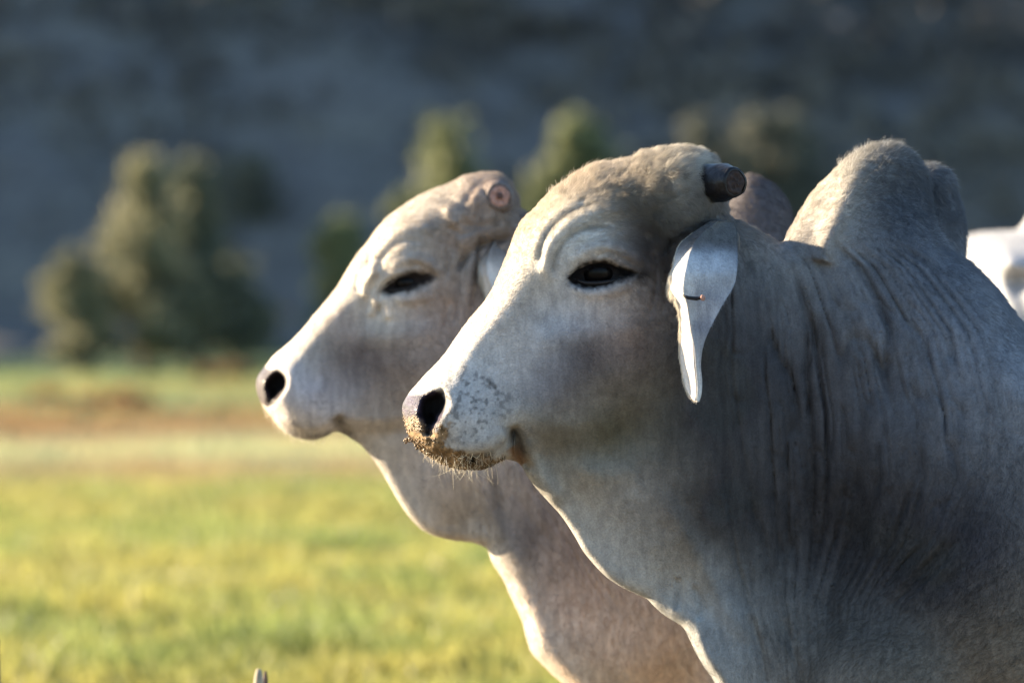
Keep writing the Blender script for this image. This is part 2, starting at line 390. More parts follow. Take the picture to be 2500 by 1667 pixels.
def head_features(U, V, w, T=lambda p: p, s=1.):
    """orbit, brow, cheek, muzzle: T maps a point of the near head to this head, s scales"""
    q = lambda pts: [T(p) for p in pts]; W_ = lambda x: x*s
    b = lambda c, rx, ry, ang=0, k=1.: blob(U, V, T(c), rx*s, ry*s, ang, k)
    w = w+.012*b((1455,640), 120, 90)-.007*b((1330,740), 60, 60)-.008*b((1590,640), 40, 100)
    w += .008*b((1500,870), 130, 90)+.010*b((1150,1010), 105, 85)-.007*b((1300,900), 60, 90)
    w += .006*stroke(U, V, q([(1290,830),(1380,815),(1500,800),(1590,780)]), W_(32))
    # brow ridges and wrinkles over the eye
    for pts, wd, am in [([(1335,690),(1330,640),(1350,580),(1400,533),(1470,512),(1545,520)], 15, .0085),
                        ([(1318,650),(1322,600),(1350,550),(1400,512),(1470,492)], 7, -.0060),
                        ([(1352,680),(1352,635),(1380,585),(1430,555),(1500,550)], 8, -.0055),
                        ([(1300,640),(1303,600),(1330,545),(1380,500),(1440,480)], 8, .0040),
                        ([(1388,648),(1420,612),(1470,596),(1530,612),(1570,645)], 12, .0060),
                        ([(1440,628),(1480,612),(1525,628),(1560,655)], 5, -.0040),
                        ([(1390,690),(1430,712),(1490,706),(1550,680)], 12, .0045),
                        ([(1590,600),(1598,650),(1592,720),(1580,790)], 7, -.0045),
                        ([(1625,560),(1618,620),(1622,700),(1610,780)], 8, -.0050),
                        ([(1605,625),(1640,572),(1695,538),(1785,508)], 11, -.020), ([(1600,560),(1660,510),(1760,470)], 26, .010), ([(1395,500),(1450,470),(1530,462),(1620,490)], 7, -.0055), ([(1420,455),(1490,432),(1570,432),(1650,462)], 7, -.0055), ([(1560,500),(1620,520),(1660,500)], 7, -.006), ([(1640,400),(1660,440),(1650,490)], 8, -.006), ([(1600,380),(1615,410),(1610,450)], 7, -.005), ([(1560,560),(1575,600),(1570,650)], 6, -.004)]:
        w += am*stroke(U, V, q(pts), wd*s)
    return w
NECK1 = ([(540,1700),(700,1690),(900,1668),(1100,1690),(1300,1735),(1500,1810),(1700,1860)], [(540,2050),(650,2190),(800,2290),(1000,2335),(1150,2325),(1300,2265),(1450,2140),(1700,2080)])
def sculpt1(U, V, w, d):
    sd = sdf(U, V, HEAD1)
    hm = sstep(sd, -34, 70); vis = sstep(-U, -1790, -1700)
    w = w+(.026*hm-.004)*vis
    w = head_features(U, V, w)
    cf, _ = crease_field(U, V, [(380,1450),(700,1250)], [(380,1750),(700,1700)], 9, 300, 120., 4.5); w -= .0030*cf*blob(U, V, (1560,450), 190, 90, 15, 1.5)
    # socket for the eye
    w -= .022*sstep(sdf(U, V, EYE1), -6, 12)
    w -= .006*blob(U, V, (1462,662), 80, 36, -7, 2.)
    # nostril: rim and hollow
    w += .004*blob(U, V, (1035,990), 42, 55, 25, 1.5)+.0035*blob(U, V, (1070,945), 26, 14, 10)
    w -= .050*blob(U+4*vnoise(U, V, 22, 61), V+4*vnoise(U, V, 19, 62), (1060,988), 27, 40, 30, 2.4)
    w -= .022*stroke(U, V, [(1062,1010),(1046,1038),(1048,1062)], 11, .1)
    # mouth
    P = smooth_curve(LIP1, n=6); dl, _ = seg_dist(U, V, P, False)
    below = (V > np.interp(U, [p[0] for p in LIP1], [p[1] for p in LIP1])) & (U < 1256) & (U > 990)
    w -= .015*np.where(below, sstep(dl, 0, 10), 0)
    w -= .018*np.exp(-(dl/7.)**2)*sstep(U, 1040, 1110)
    w += .010*stroke(U, V, [(1100,1080),(1160,1085),(1215,1068),(1240,1040)], 26)
    w -= .028*stroke(U, V, [(1250,1030),(1262,1075),(1276,1120),(1290,1150)], 13, .1)
    w += .008*stroke(U, V, [(1285,1060),(1300,1110),(1330,1170),(1380,1240)], 22)
    # neck and shoulder folds
    for pts, a in []:
        w -= a*.0105*stroke(U, V, pts, 7., .35); w += a*.0050*stroke(U, V, [(p[0]+17, p[1]-2) for p in pts], 13., .35)
    cf, s = crease_field(U, V, *NECK1, 19, 100)
    cm = (sstep(s, .0, .12)*(1-.55*sstep(s, .05, .4)*0)*sstep(-s, -1.35, -1.1)*sstep(V, 570, 640)*sstep(-V, -1640, -1350))*sstep(U, 1640, 1700)*sstep(-U, -2480, -2300)
    w -= (.0065+.0050*blob(U, V, (2020,850), 260, 320))*cm*cf
    w += .0038*cm*vnoise((s+3)*13, V/300.+3, 1., 171)
    w -= .022*blob(U, V, (2030,1330), 150, 110, -35)+.012*blob(U, V, (2130,930), 90, 70, 30)
    for pts, a, wd in [([(1650,1400),(1660,1440),(1650,1490)], -.006, 8), ([(1690,1420),(1712,1470),(1700,1510)], -.006, 8),
                       ([(1290,1160),(1340,1240),(1400,1330),(1470,1400)], -.006, 9), ([(1600,1180),(1690,1330),(1760,1450),(1830,1560)], .010, 30),
                       ([(1820,1480),(1850,1580),(1860,1680)], -.010, 12), ([(1900,1480),(1930,1580),(1950,1690)], -.006, 10),
                       ([(1400,1130),(1480,1150),(1560,1130)], .006, 30)]:
        w += a*stroke(U, V, pts, wd)
    w += .020*stroke(U, V, [(2108,352),(2075,430),(2040,510),(2010,585),(1995,640)], 26, .05)
    w += .0012*vnoise(U, V, 40, 2)*sstep(U, 1200, 1500)+.0004*vnoise(U, V, 13, 4)
    w += .0030*vnoise(U, V*.6+U*.25, 22, 6)*blob(U, V, (1600,430), 190, 90, 15)
    mud = blob(U, V, (1085,1110), 120, 38, 22, 2.)+blob(U, V, (1010,1040), 45, 55, 0, 2.)
    w += np.clip(mud, 0, 1)*(.0045*vnoise(U, V, 9, 9)+.003*vnoise(U, V, 4.5, 10))
    return w
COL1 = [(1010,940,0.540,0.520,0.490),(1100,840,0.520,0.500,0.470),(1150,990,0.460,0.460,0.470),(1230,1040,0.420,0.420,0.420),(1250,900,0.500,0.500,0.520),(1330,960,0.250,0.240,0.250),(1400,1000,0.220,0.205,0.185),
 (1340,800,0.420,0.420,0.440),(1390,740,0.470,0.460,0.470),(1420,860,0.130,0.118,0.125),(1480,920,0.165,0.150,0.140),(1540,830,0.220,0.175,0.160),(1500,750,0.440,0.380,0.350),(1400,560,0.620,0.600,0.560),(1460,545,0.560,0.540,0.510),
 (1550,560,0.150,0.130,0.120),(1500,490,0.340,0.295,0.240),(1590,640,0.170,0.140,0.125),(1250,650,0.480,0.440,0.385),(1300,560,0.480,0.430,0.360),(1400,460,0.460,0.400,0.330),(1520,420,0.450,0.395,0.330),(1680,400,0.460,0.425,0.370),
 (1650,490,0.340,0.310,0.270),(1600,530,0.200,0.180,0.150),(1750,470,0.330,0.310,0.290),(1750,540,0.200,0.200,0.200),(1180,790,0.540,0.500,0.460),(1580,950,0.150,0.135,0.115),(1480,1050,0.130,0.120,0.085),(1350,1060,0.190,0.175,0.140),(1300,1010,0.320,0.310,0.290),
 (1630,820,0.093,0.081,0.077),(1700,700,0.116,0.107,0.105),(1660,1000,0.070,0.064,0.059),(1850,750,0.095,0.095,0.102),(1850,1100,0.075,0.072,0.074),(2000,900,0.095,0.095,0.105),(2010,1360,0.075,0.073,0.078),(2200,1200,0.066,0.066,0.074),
 (2150,480,0.130,0.140,0.155),(1990,500,0.460,0.420,0.370),(2030,430,0.420,0.390,0.345),(2300,700,0.190,0.200,0.225),(2460,900,0.240,0.250,0.275),(2400,1300,0.070,0.070,0.081),(2280,1420,0.058,0.058,0.065),(2450,1530,0.200,0.175,0.145),(2200,1600,0.185,0.165,0.140),  # pale points on the hump's front paint in its sunlit patch
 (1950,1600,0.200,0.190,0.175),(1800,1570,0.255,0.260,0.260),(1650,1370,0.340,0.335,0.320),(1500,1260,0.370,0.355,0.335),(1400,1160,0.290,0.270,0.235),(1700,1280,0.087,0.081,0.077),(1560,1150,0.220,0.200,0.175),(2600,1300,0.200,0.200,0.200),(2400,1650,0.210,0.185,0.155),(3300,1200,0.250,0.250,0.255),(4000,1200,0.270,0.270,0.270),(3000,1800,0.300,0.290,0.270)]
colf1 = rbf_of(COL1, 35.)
EYE1 = smooth_curve([(1387,676),(1402,657),(1436,638),(1472,633),(1508,645),(1550,663),(1522,673),(1482,690),(1440,698),(1405,692)], True, 3)
def in_eye1(U, V): return sstep(sdf(U, V, EYE1)+6*vnoise(U, V, 9, 5)+4*vnoise(U, V, 5, 6), -17, 7)
def pad1(U, V):    # bare wet skin of the nose, in front of and under the nostril
    return sstep(sdf(U, V, smooth_curve([(960,1010),(970,968),(1000,962),(1035,958),(1060,948),(1084,965),(1085,1000),(1062,1050),(1030,1055),(985,1040)], True, 3)), -4, 4)
def mud1(U, V):
    m = sdf(U, V, smooth_curve([(960,1006),(1000,1012),(1030,1026),(1052,1050),(1085,1022),(1103,1036),(1092,1070),(1115,1094),(1170,1112),(1225,1112),(1235,1150),(1100,1180),(950,1110)], True, 3))
    return sstep(m+10*vnoise(U, V, 11, 3)+6*vnoise(U, V, 5, 8), -8, 8)
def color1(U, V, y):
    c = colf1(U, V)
    cf, s = crease_field(U, V, *NECK1, 19, 100)      # shade of the neck creases, painted darker into the coat
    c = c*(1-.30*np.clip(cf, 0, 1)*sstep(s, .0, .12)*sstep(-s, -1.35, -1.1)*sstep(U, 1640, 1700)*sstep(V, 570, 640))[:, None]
    n = vnoise(U, V, 60, 11)*.10+vnoise(U, V, 25, 12)*.07+vnoise(U, V, 9, 13)*.06
    c = c*(1+n)[:, None]
    # dark freckles on the muzzle
    fz = blob(U, V, (1150,985), 105, 105, 0, 1.5)
    fr = (.75*sstep(vnoise(U, V, 6.5, 21)+.6*vnoise(U, V, 11, 22), .25, .75)+.35*sstep(vnoise(U, V, 22, 23), -.2, .7)*sstep(vnoise(U, V, 5, 24), 0, .6))*fz
    c = c*(1-np.clip(fr*.75, 0, .55))[:, None]
    fr2 = sstep(vnoise(U, V*.7, 10, 31), .45, .9)*blob(U, V, (1350,520), 120, 90, -40, 1.)
    c = c*(1-.4*fr2)[:, None]
    # mottled darker streaks on the poll tuft
    st = sstep(vnoise(U*.5+V*.2, V*1.1-U*.35, 10, 41)+.5*vnoise(U*.7, V*1.3-U*.4, 5, 43), .0, .9)*blob(U, V, (1640,455), 170, 85, 20)
    c = c*(1-.52*st)[:, None]
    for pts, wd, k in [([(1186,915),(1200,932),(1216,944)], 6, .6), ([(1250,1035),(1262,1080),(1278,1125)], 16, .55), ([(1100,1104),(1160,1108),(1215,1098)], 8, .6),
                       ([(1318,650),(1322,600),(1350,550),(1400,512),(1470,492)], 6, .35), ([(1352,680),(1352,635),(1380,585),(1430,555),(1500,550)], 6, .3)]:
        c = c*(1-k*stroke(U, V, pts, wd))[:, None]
    e = in_eye1(U, V)[:, None]; c = c*(1-e)+np.array([.022, .019, .02])*e
    tail = stroke(U, V, [(1500,660),(1550,664),(1580,655)], 12)[:, None]; c = c*(1-.75*tail)
    p = pad1(U, V)[:, None]; c = c*(1-p)+np.array([.055, .042, .075])*p*(1+.6*vnoise(U, V, 8, 19))[:, None]
    nz = np.clip(blob(U+4*vnoise(U, V, 22, 61), V+4*vnoise(U, V, 19, 62), (1060,988), 28, 41, 30, 2.)*1.35+stroke(U, V, [(1060,1010),(1046,1036),(1047,1060)], 9, .1)*.9, 0, 1)[:, None]; c = c*(1-nz)+np.array([.008, .007, .007])*nz
    m = mud1(U, V)[:, None]*(1-nz); cm = stroke(U, V, [(1248,1085),(1262,1110),(1280,1135)], 14, .1)[:, None]; c = c*(1-cm)+np.array([.30, .18, .10])*cm
    c = c*(1-m)+np.array([.24, .165, .095])*m*(1+.45*vnoise(U, V, 6, 17)+.35*vnoise(U, V, 16, 18)-.45*sstep(U, 1100, 1160)*sstep(V, 1095, 1110))[:, None]
    return np.clip(c, .005, .9)

def grid_u(fine0, fine1, step, coarse1, cstep=16): return np.concatenate([np.arange(fine0, fine1, step), np.arange(fine1, coarse1, cstep)]).astype(float)
FINE = 4
def ysamp(near, fine, fstep, far, cstep): return np.concatenate([np.arange(-near, -fine, cstep), np.arange(-fine, .02, fstep), np.arange(.02, far, cstep)])
Y1S = np.concatenate([np.arange(-.44, .012, .0030), np.arange(.012, .45, .009)])
def legs(uf, uh, vb, ground, s, yoff=.17):
    m = lambda x: x*s
    L = []
    for sy in (-1, 1):
        y = sy*yoff*s; du = 45*sy
        L += [((uf+du, vb-180, y), (uf+du-10, vb+170, y), .13*s, .062*s, .05), ((uf+du-10, vb+170, y), (uf+du-14, vb+400, y), .062*s, .045*s, .03),
              ((uf+du-14, vb+400, y), (uf+du-10, ground-110, y), .048*s, .036*s, .03), ((uf+du-10, ground-110, y), (uf+du-35, ground-45, y), .044*s, .05*s, .03), ((uf+du-30, ground-45, y), (uf+du-50, ground-15, y), .055*s, .06*s, .02)]
        L += [((uh+du, vb-330, y*.9), (uh+du-110, vb-20, y), .19*s, .12*s, .06), ((uh+du-110, vb-20, y), (uh+du+70, vb+330, y), .11*s, .055*s, .05),
              ((uh+du+70, vb+330, y), (uh+du+20, ground-110, y), .052*s, .038*s, .03), ((uh+du+20, ground-110, y), (uh+du-10, ground-45, y), .044*s, .05*s, .03), ((uh+du-5, ground-45, y), (uh+du-28, ground-15, y), .055*s, .06*s, .02)]
    return L
SP1 = dict(Y0=0., us=np.concatenate([np.arange(952, 2560, FINE), np.arange(2560, 4400, 16)]).astype(float), vs=np.concatenate([np.arange(320, 1720, FINE), np.arange(1720, 2860, 16)]).astype(float),
           center=lambda u, v: -.20*sstep(-u, -2000, -1640), ys=Y1S, outline=OUT1, drop=None,   # room for the long hair of crown and hump
            width=WID1, round=RND1, sculpt=sculpt1, color=color1,
           solids=[((2276,470,.085), (2276,560,.09), .042, .045, .02), ((2285,570,.08), (2290,720,.08), .042, .055, .04)]
                  + legs(2200, 3950, 1850, 2794, 1.)
                  + [((4110,1030,0), (4190,1350,0), .035, .02, .02), ((4190,1350,0), (4180,2150,0), .02, .014, .01), ((4180,2150,0), (4180,2380,0), .03, .045, .02)])
cow1 = empty('brahman_cow', (0.55, 0, 0), 'grey cow in front, with mud on its muzzle and a dark grey neck and hump', 'cow', 'brahman cattle standing in the pasture')
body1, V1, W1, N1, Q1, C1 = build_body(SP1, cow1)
print('cow1 verts', len(V1))
def wet_material(name):
    m, t, b = mat(name)
    a = nd(t, 'ShaderNodeAttribute', attribute_name='coat'); t.links.new(a.outputs['Color'], b.inputs['Base Color'])
    g = nd(t, 'ShaderNodeNewGeometry'); v = nd(t, 'ShaderNodeTexVoronoi', Scale=420.); t.links.new(g.outputs['Position'], v.inputs['Vector'])
    n = nd(t, 'ShaderNodeTexNoise', Scale=160., Detail=3.); t.links.new(g.outputs['Position'], n.inputs['Vector'])
    r = ramp(t, n.outputs[0], [(.35, (.42,)*3), (.7, (.7,)*3)]); t.links.new(r.outputs[0], b.inputs['Roughness'])
    bp = nd(t, 'ShaderNodeBump', Strength=.8, Distance=.003); t.links.new(v.outputs['Distance'], bp.inputs['Height']); t.links.new(bp.outputs[0], b.inputs['Normal'])
    b.inputs['Specular IOR Level'].default_value = .4; b.inputs['Coat Weight'].default_value = .12; b.inputs['Coat Roughness'].default_value = .15
    return m
M_WET = wet_material('wet_nose_skin')
def assign_wet(o, V, Q, f):
    o.data.materials.append(M_WET); C = V[Q].mean(1); k = (f(C[:, 0], C[:, 2]) > .5).astype(np.int32)
    o.data.polygons.foreach_set('material_index', k)
assign_wet(body1, V1, Q1, lambda u, v: pad1(u, v)*(blob(u, v, (1058,990), 32, 45, 28, 3.) < .4))

FLOW1 = RBF([(1000,1000),(1100,850),(1250,650),(1350,500),(1500,420),(1650,400),(1650,480),(1450,600),(1400,750),(1200,1000),(1400,950),(1550,850),(1600,1000),(1500,1150),(1650,1400),(1750,600),(1850,800),(1850,1100),
             (2000,500),(2150,400),(2250,450),(2100,700),(2200,1000),(2400,800),(2300,1300),(2100,1450),(2400,1550),(1900,1600)],
            [(.7,.2),(.8,-.4),(.8,-.5),(.9,-.3),(1,.1),(1,.3),(.9,.7),(.9,-.1),(.9,.4),(.8,.5),(.9,.5),(.6,.8),(.3,1),(.5,.9),(.4,1),(.4,.9),(.3,1),(.1,1),(.8,-.5),(.8,.3),(.5,1),(.3,1),(.1,1),(.6,.9),(-.3,1),(-.7,.8),(-.8,.6),(-.1,1)], 80.)
LEN1 = rbf_of([(1000,950,.004),(1150,1000,.004),(1250,700,.0055),(1400,700,.0042),(1400,500,.009),(1600,400,.020),(1650,480,.026),(1700,420,.020),(1500,900,.005),(1500,1250,.0045),(1800,700,.006),(1900,1100,.0055),(2050,450,.009),(2150,360,.014),(2260,450,.016),
               (2300,900,.0065),(2400,1500,.013),(1650,1450,.005),(2100,1400,.010)], 60.)
LIFT1 = rbf_of([(1000,950,.35),(1250,700,.40),(1400,500,.40),(1600,400,.55),(1650,480,.5),(1500,900,.28),(1500,1250,.25),(1800,700,.28),(1900,1100,.25),(2050,450,.4),(2150,360,.65),(2260,450,.6),(2300,900,.25),(2400,1500,.3)], 60.)
def flow_world(FL, Vp):
    f = FL(Vp[:, 0], Vp[:, 2]); return np.stack([f[:, 0], np.full(len(f), .0), -f[:, 1]], -1)
def coat_hair(V, Wd, N, Q, rgb, n, FL, LE, LI, parent, bare, dens, seed, radius=.00018, umax=2540, vmax=1700, umin=0):
    keep = lambda C, NC: (C[:, 0] < umax) & (C[:, 0] > umin) & (C[:, 2] < vmax) & (NC[:, 1] < .45) & (bare(C[:, 0], C[:, 2]) < .35)
    v, w, nn, c = face_samples(V, Wd, N, Q, rgb, n, keep, dens, seed)
    return make_hair('coat_hair', w, nn, flow_world(FL, v), LE(v[:, 0], v[:, 2]), LI(v[:, 0], v[:, 2]), c*1.05, radius, parent, seed)
bare1 = lambda u, v: np.maximum(np.maximum(pad1(u, v), mud1(u, v)), np.maximum(in_eye1(u, v), blob(u, v, (1058,990), 33, 46, 28, 3.)))
HAIRN = 1.0
coat_hair(V1, W1, N1, Q1, C1, int(420000*HAIRN), FLOW1, LEN1, LIFT1, cow1, bare1, lambda u, v: 1+1.6*sstep(-u, -1800, -1600)+.8*sstep(-v, -600, -500), 11)
def stray_hair(V, Wd, N, Q, rgb, f, n, L, parent, seed):
    v, w, nn, c = face_samples(V, Wd, N, Q, rgb, n, lambda C, NC: f(C[:, 0], C[:, 2])*(NC[:, 2] > .35)*(NC[:, 1] < .6), lambda u, v: 1., seed)
    return make_hair('stray_hair', w, nn, flow_world(FLOW1, v), np.full(n, L), np.full(n, .9), np.clip(c*1.4+.1, 0, .8), .00016, parent, seed, .5)
stray_hair(V1, W1, N1, Q1, C1, lambda u, v: ((u > 1300) & (u < 1770) & (v < 480)).astype(float), 1500, .017, cow1, 201)
stray_hair(V1, W1, N1, Q1, C1, lambda u, v: ((u > 2040) & (u < 2360) & (v < 600)).astype(float), 1800, .020, cow1, 202)
def nearest_normal(Wd, N, p):
    i = np.argmin(((Wd-p)**2).sum(1)); return Wd[i], N[i]

# whiskers under the chin, with the beard hairs of the lower lip
def whiskers(V, Wd, N, Q, rgb, f, n, L, parent, seed, lean=(-.05, 0, -1), radius=.00022):
    keep = lambda C, NC: f(C[:, 0], C[:, 2])*(NC[:, 2] < .1)*(NC[:, 1] < .5)
    v, w, nn, c = face_samples(V, Wd, N, Q, rgb, n, keep, lambda u, v: 1., seed)
    g = np.random.default_rng(seed)
    d = np.array(lean)+g.normal(0, .22, (n, 3))
    return make_hair('whisker', w, nn, d, np.full(n, L)*g.uniform(.3, 1.25, n), np.full(n, .9), np.tile([.75, .68, .55], (n, 1)), radius, parent, seed, .12, 5, .25)
whiskers(V1, W1, N1, Q1, C1, lambda u, v: ((v > 1095) & (u < 1240) & (u > 1005)).astype(float), 240, .020, cow1, 31)
whiskers(V1, W1, N1, Q1, C1, lambda u, v: ((v > 1105) & (u < 1215) & (u > 1070)).astype(float), 60, .042, cow1, 33)

# eye
def ellipsoid(c, rx, ry, rz, rot=0., nu=40, nv=24):
    V = []; F = []
    for j in range(nv+1):
        th = math.pi*j/nv
        for i in range(nu):
            ph = 2*math.pi*i/nu; x = rx*math.sin(th)*math.cos(ph); y = -ry*math.cos(th); z = rz*math.sin(th)*math.sin(ph)
            V.append((c[0]+x*math.cos(rot)-z*math.sin(rot), c[1]+y, c[2]+x*math.sin(rot)+z*math.cos(rot)))
    for j in range(nv):
        for i in range(nu): F.append((j*nu+i, j*nu+(i+1) % nu, (j+1)*nu+(i+1) % nu, (j+1)*nu+i))
    return np.array(V), np.array(F)
def surf_y(V, Wd, u, v, y_max=0.):
    m = (V[:, 1] < y_max); i = np.argmin((V[m, 0]-u)**2+(V[m, 2]-v)**2+1e3*(V[m, 1])); i = np.argmin(np.where(m, (V[:, 0]-u)**2+(V[:, 2]-v)**2, 1e9)); return Wd[i]
def eye(V, Wd, c, parent, r, s=1., sink=.0):
    p = surf_y(V, Wd, *c)
    v, f = ellipsoid(p+np.array([0, r*.62+sink, 0]), r, r, r*.92)
    e = mesh_obj('eyeball', v, f, M_EYE, parent)
    return p
pe = eye(V1, W1, (1464, 660), cow1, .029, 1., .003)
# upper eyelid: a thick arched lid over the ball, and lashes
def tube(path, rad, ns=10):
    path = np.asarray(path, float); V = []; F = []; n = len(path)
    for i in range(n):
        t = path[min(i+1, n-1)]-path[max(i-1, 0)]; t /= np.linalg.norm(t)+1e-12
        up = np.array([0, 1, 0.]) if abs(t[1]) < .9 else np.array([1., 0, 0]); a = np.cross(t, up); a /= np.linalg.norm(a); b = np.cross(a, t)
        r = rad[i] if hasattr(rad, '__len__') else rad
        for k in range(ns): ph = 2*math.pi*k/ns; V.append(path[i]+r*(a*math.cos(ph)+b*math.sin(ph)))
    for i in range(n-1):
        for k in range(ns): F.append((i*ns+k, i*ns+(k+1) % ns, (i+1)*ns+(k+1) % ns, (i+1)*ns+k))
    c0 = len(V); V.append(path[0]); V.append(path[-1])
    F2 = [tuple(f) for f in F]+[(c0, (k+1) % ns, k) for k in range(ns)]+[(c0+1, (n-1)*ns+k, (n-1)*ns+(k+1) % ns) for k in range(ns)]
    return np.array(V), F2
def lid(V, Wd, pts, r, parent, yoff=0.0, name='eyelid'):
    P = smooth_curve(pts, n=5); path = np.array([surf_y(V, Wd, u, v)+[0, yoff, 0] for u, v in P])
    path[:, 0], path[:, 2] = at(P[:, 0], P[:, 1], path[:, 1].mean()).T[[0, 2]]
    k = np.linspace(-1, 1, len(P)); path[:, 1] = path[:, 1].min()+.004+.012*k**2
    v, f = tube(path, r*(1-.75*k**2)); return mesh_obj(name, v, f, M_LID, parent)
lid(V1, W1, [(1392,668),(1420,645),(1458,634),(1500,642),(1545,664)], .0042, cow1, .004)
lid(V1, W1, [(1400,680),(1430,690),(1470,690),(1510,682),(1545,668)], .0036, cow1, .006)

def lashes(path_uv, yv, parent, n, seed, L=.013, down=True):
    g = np.random.default_rng(seed); P = smooth_curve(path_uv, n=8); k = g.integers(0, len(P), n)
    w = at(P[k, 0]+g.normal(0, 2, n), P[k, 1]+g.normal(0, 2, n), yv)
    d = np.stack([(P[k, 0]-P[:, 0].mean())*.004+g.normal(0, .15, n)-.15, np.full(n, -.25), np.full(n, -1.)], -1)
    return make_hair('eyelash', w, np.tile([0, -1., .1], (n, 1)), d, np.full(n, L), np.full(n, .55), np.tile([.02, .017, .018], (n, 1)), .0002, parent, seed, .2)
lashes([(1398,668),(1425,645),(1462,634),(1502,641),(1540,660)], pe[1]-.004, cow1, 2200, 91)
# horn stump with its sawn face
def horn(V, Wd, base_uv, y0, y1, tip_uv, r0, r1, parent, m_side, m_cut, core=True, ybase=0., pts=7):
    b = at(*base_uv, Y0c+y0); t = at(*tip_uv, Y0c+y1); ax = t-b; L = np.linalg.norm(ax); ax /= L
    a1 = np.cross(ax, [0, 0, 1.]); a1 /= np.linalg.norm(a1); a2 = np.cross(a1, ax)
    ns = 40; V_ = []; F_ = []
    prof = [(-.25, r0*1.02), (0, r0), (.2, r0*.99), (.4, r0*.97), (.6, r0*.93+.06*r1), (.8, r1*1.06), (.94, r1*1.0), (1., r1*.93), (1.0, r1*.80)]
    for (s, r) in prof:
        for k in range(ns):
            ph = 2*math.pi*k/ns; rr_ = r*(1+.03*math.sin(3*ph+s*4)+.015*math.sin(7*ph)); V_.append(b+ax*L*s+rr_*(a1*math.cos(ph)+a2*math.sin(ph)))
    for i in range(len(prof)-1):
        for k in range(ns): F_.append((i*ns+k, i*ns+(k+1) % ns, (i+1)*ns+(k+1) % ns, (i+1)*ns+k))
    h = mesh_obj('horn', V_, F_, m_side, parent)
    V_ = [b+ax*(L+.0005)]; F_ = []
    for i in range(1, 7):
        for k in range(ns):
            ph = 2*math.pi*k/ns; r = r1*.82*i/6; V_.append(b+ax*(L+.0015*math.sin(i*1.7)+.0012*math.sin(5*ph+i)-.002*(i == 6))+r*(a1*math.cos(ph)+a2*math.sin(ph)))
    for k in range(ns): F_.append((0, 1+k, 1+(k+1) % ns))
    for i in range(5):
        for k in range(ns): F_.append((1+i*ns+k, 1+(i+1)*ns+k, 1+(i+1)*ns+(k+1) % ns, 1+i*ns+(k+1) % ns))
    c = mesh_obj('cut_face', V_, F_, m_cut, h)
    if core:
        v, f = ellipsoid(b+ax*(L+.001), r1*.26, r1*.26, r1*.26, 0, 16, 8); mesh_obj('horn_core', v, f, M_HORNCORE, h)
    return h
Y0c = -.19
horn(V1, W1, (1722,447), -.085, -.140, (1796,446), .0300, .0235, cow1, M_HORN, M_HORNCUT, False)

# ear: a drooping folded leaf, loft of curled cross-sections
def ear(parent, rows, Y0, rgb_f, hair_n, seed, len_=.006, thick=.0035):
    """rows: (v, u_left, u_edge, u_right, y_edge) : margin strip u_left..u_edge curls away, panel u_edge..u_right faces the camera"""
    rows = np.array(rows, float); t = np.arange(len(rows)); T = np.linspace(0, len(rows)-1, 90)
    Rr = np.stack([np.interp(T, t, rows[:, k]) for k in range(5)], -1)
    for _ in range(5): Rr[1:-1] = .5*Rr[1:-1]+.25*(Rr[2:]+Rr[:-2])
    ns = 36; P = np.zeros((90, ns, 3)); uv = np.zeros((90, ns, 2))
    for i, (v, ul, ue, ur, ye) in enumerate(Rr):
        wpx = (ur-ul)/1575.
        for j in range(ns):
            s = j/(ns-1)
            # curl: fraction near 0 turns back round the front margin
            if s < .38:
                a = (s/.38); u = ul+(ue-ul)*(.75*a+.25*math.sin(a*math.pi/2)); y = ye+(ue-ul)/1575.*2.3*(1-a**1.15)
            else:
                a = (s-.38)/.62; u = ue+(ur-ue)*a; y = ye+.012*math.sin(a*math.pi)*min(1, wpx/.04)+wpx*.45*a**2
            P[i, j] = at(u, v, Y0+y); uv[i, j] = (u, v)
    V_ = P.reshape(-1, 3); F_ = []
    for i in range(89):
        for j in range(ns-1): F_.append((i*ns+j, (i+1)*ns+j, (i+1)*ns+j+1, i*ns+j+1))
    Q = np.array(F_); N = vnormals(V_, Q)
    if N[:, 1].mean() > 0: N = -N; Q = Q[:, ::-1].copy()
    th = thick*np.ones(len(V_)); back = V_-N*th[:, None]
    n = len(V_); F2 = np.concatenate([Q, Q[:, ::-1]+n])
    rim = [i*ns for i in range(90)]+[89*ns+j for j in range(1, ns)]+[i*ns+ns-1 for i in range(88, -1, -1)]+[j for j in range(ns-2, 0, -1)]
    R2 = np.array([(rim[k], rim[(k+1) % len(rim)], rim[(k+1) % len(rim)]+n, rim[k]+n) for k in range(len(rim))])
    o = mesh_obj('ear', np.concatenate([V_, back]), np.concatenate([F2, R2]), M_COAT, parent)
    U_ = uv.reshape(-1, 2); c = rgb_f(U_[:, 0], U_[:, 1]); set_color(o, np.concatenate([c, c]))
    g = np.random.default_rng(seed)
    VV = np.stack([U_[:, 0], np.zeros(n), U_[:, 1]], -1)
    v, w, nn, cc = face_samples(VV, V_, N, Q, c, hair_n, lambda C, NC: np.ones(len(C)), lambda u, v: 1., seed)
    fl = np.tile([-.1, 0, -1.], (hair_n, 1))
    make_hair('ear_hair', w, nn, fl, np.full(hair_n, len_), np.full(hair_n, .22), cc, .00016, o, seed)
    # fringe along the front margin
    k = g.integers(8, 84, 2600); w = P[k, 0]+g.normal(0, .0008, (2600, 3)); top = np.exp(-((k-34)/15.)**2)
    make_hair('ear_fringe', w, np.tile([-.9, -.2, -.2], (2600, 1)), np.tile([-.35, .1, -1.], (2600, 1)), .005+.013*top, np.full(2600, .45), np.tile([.7, .66, .58], (2600, 1)), .00016, o, seed+1)
    return o
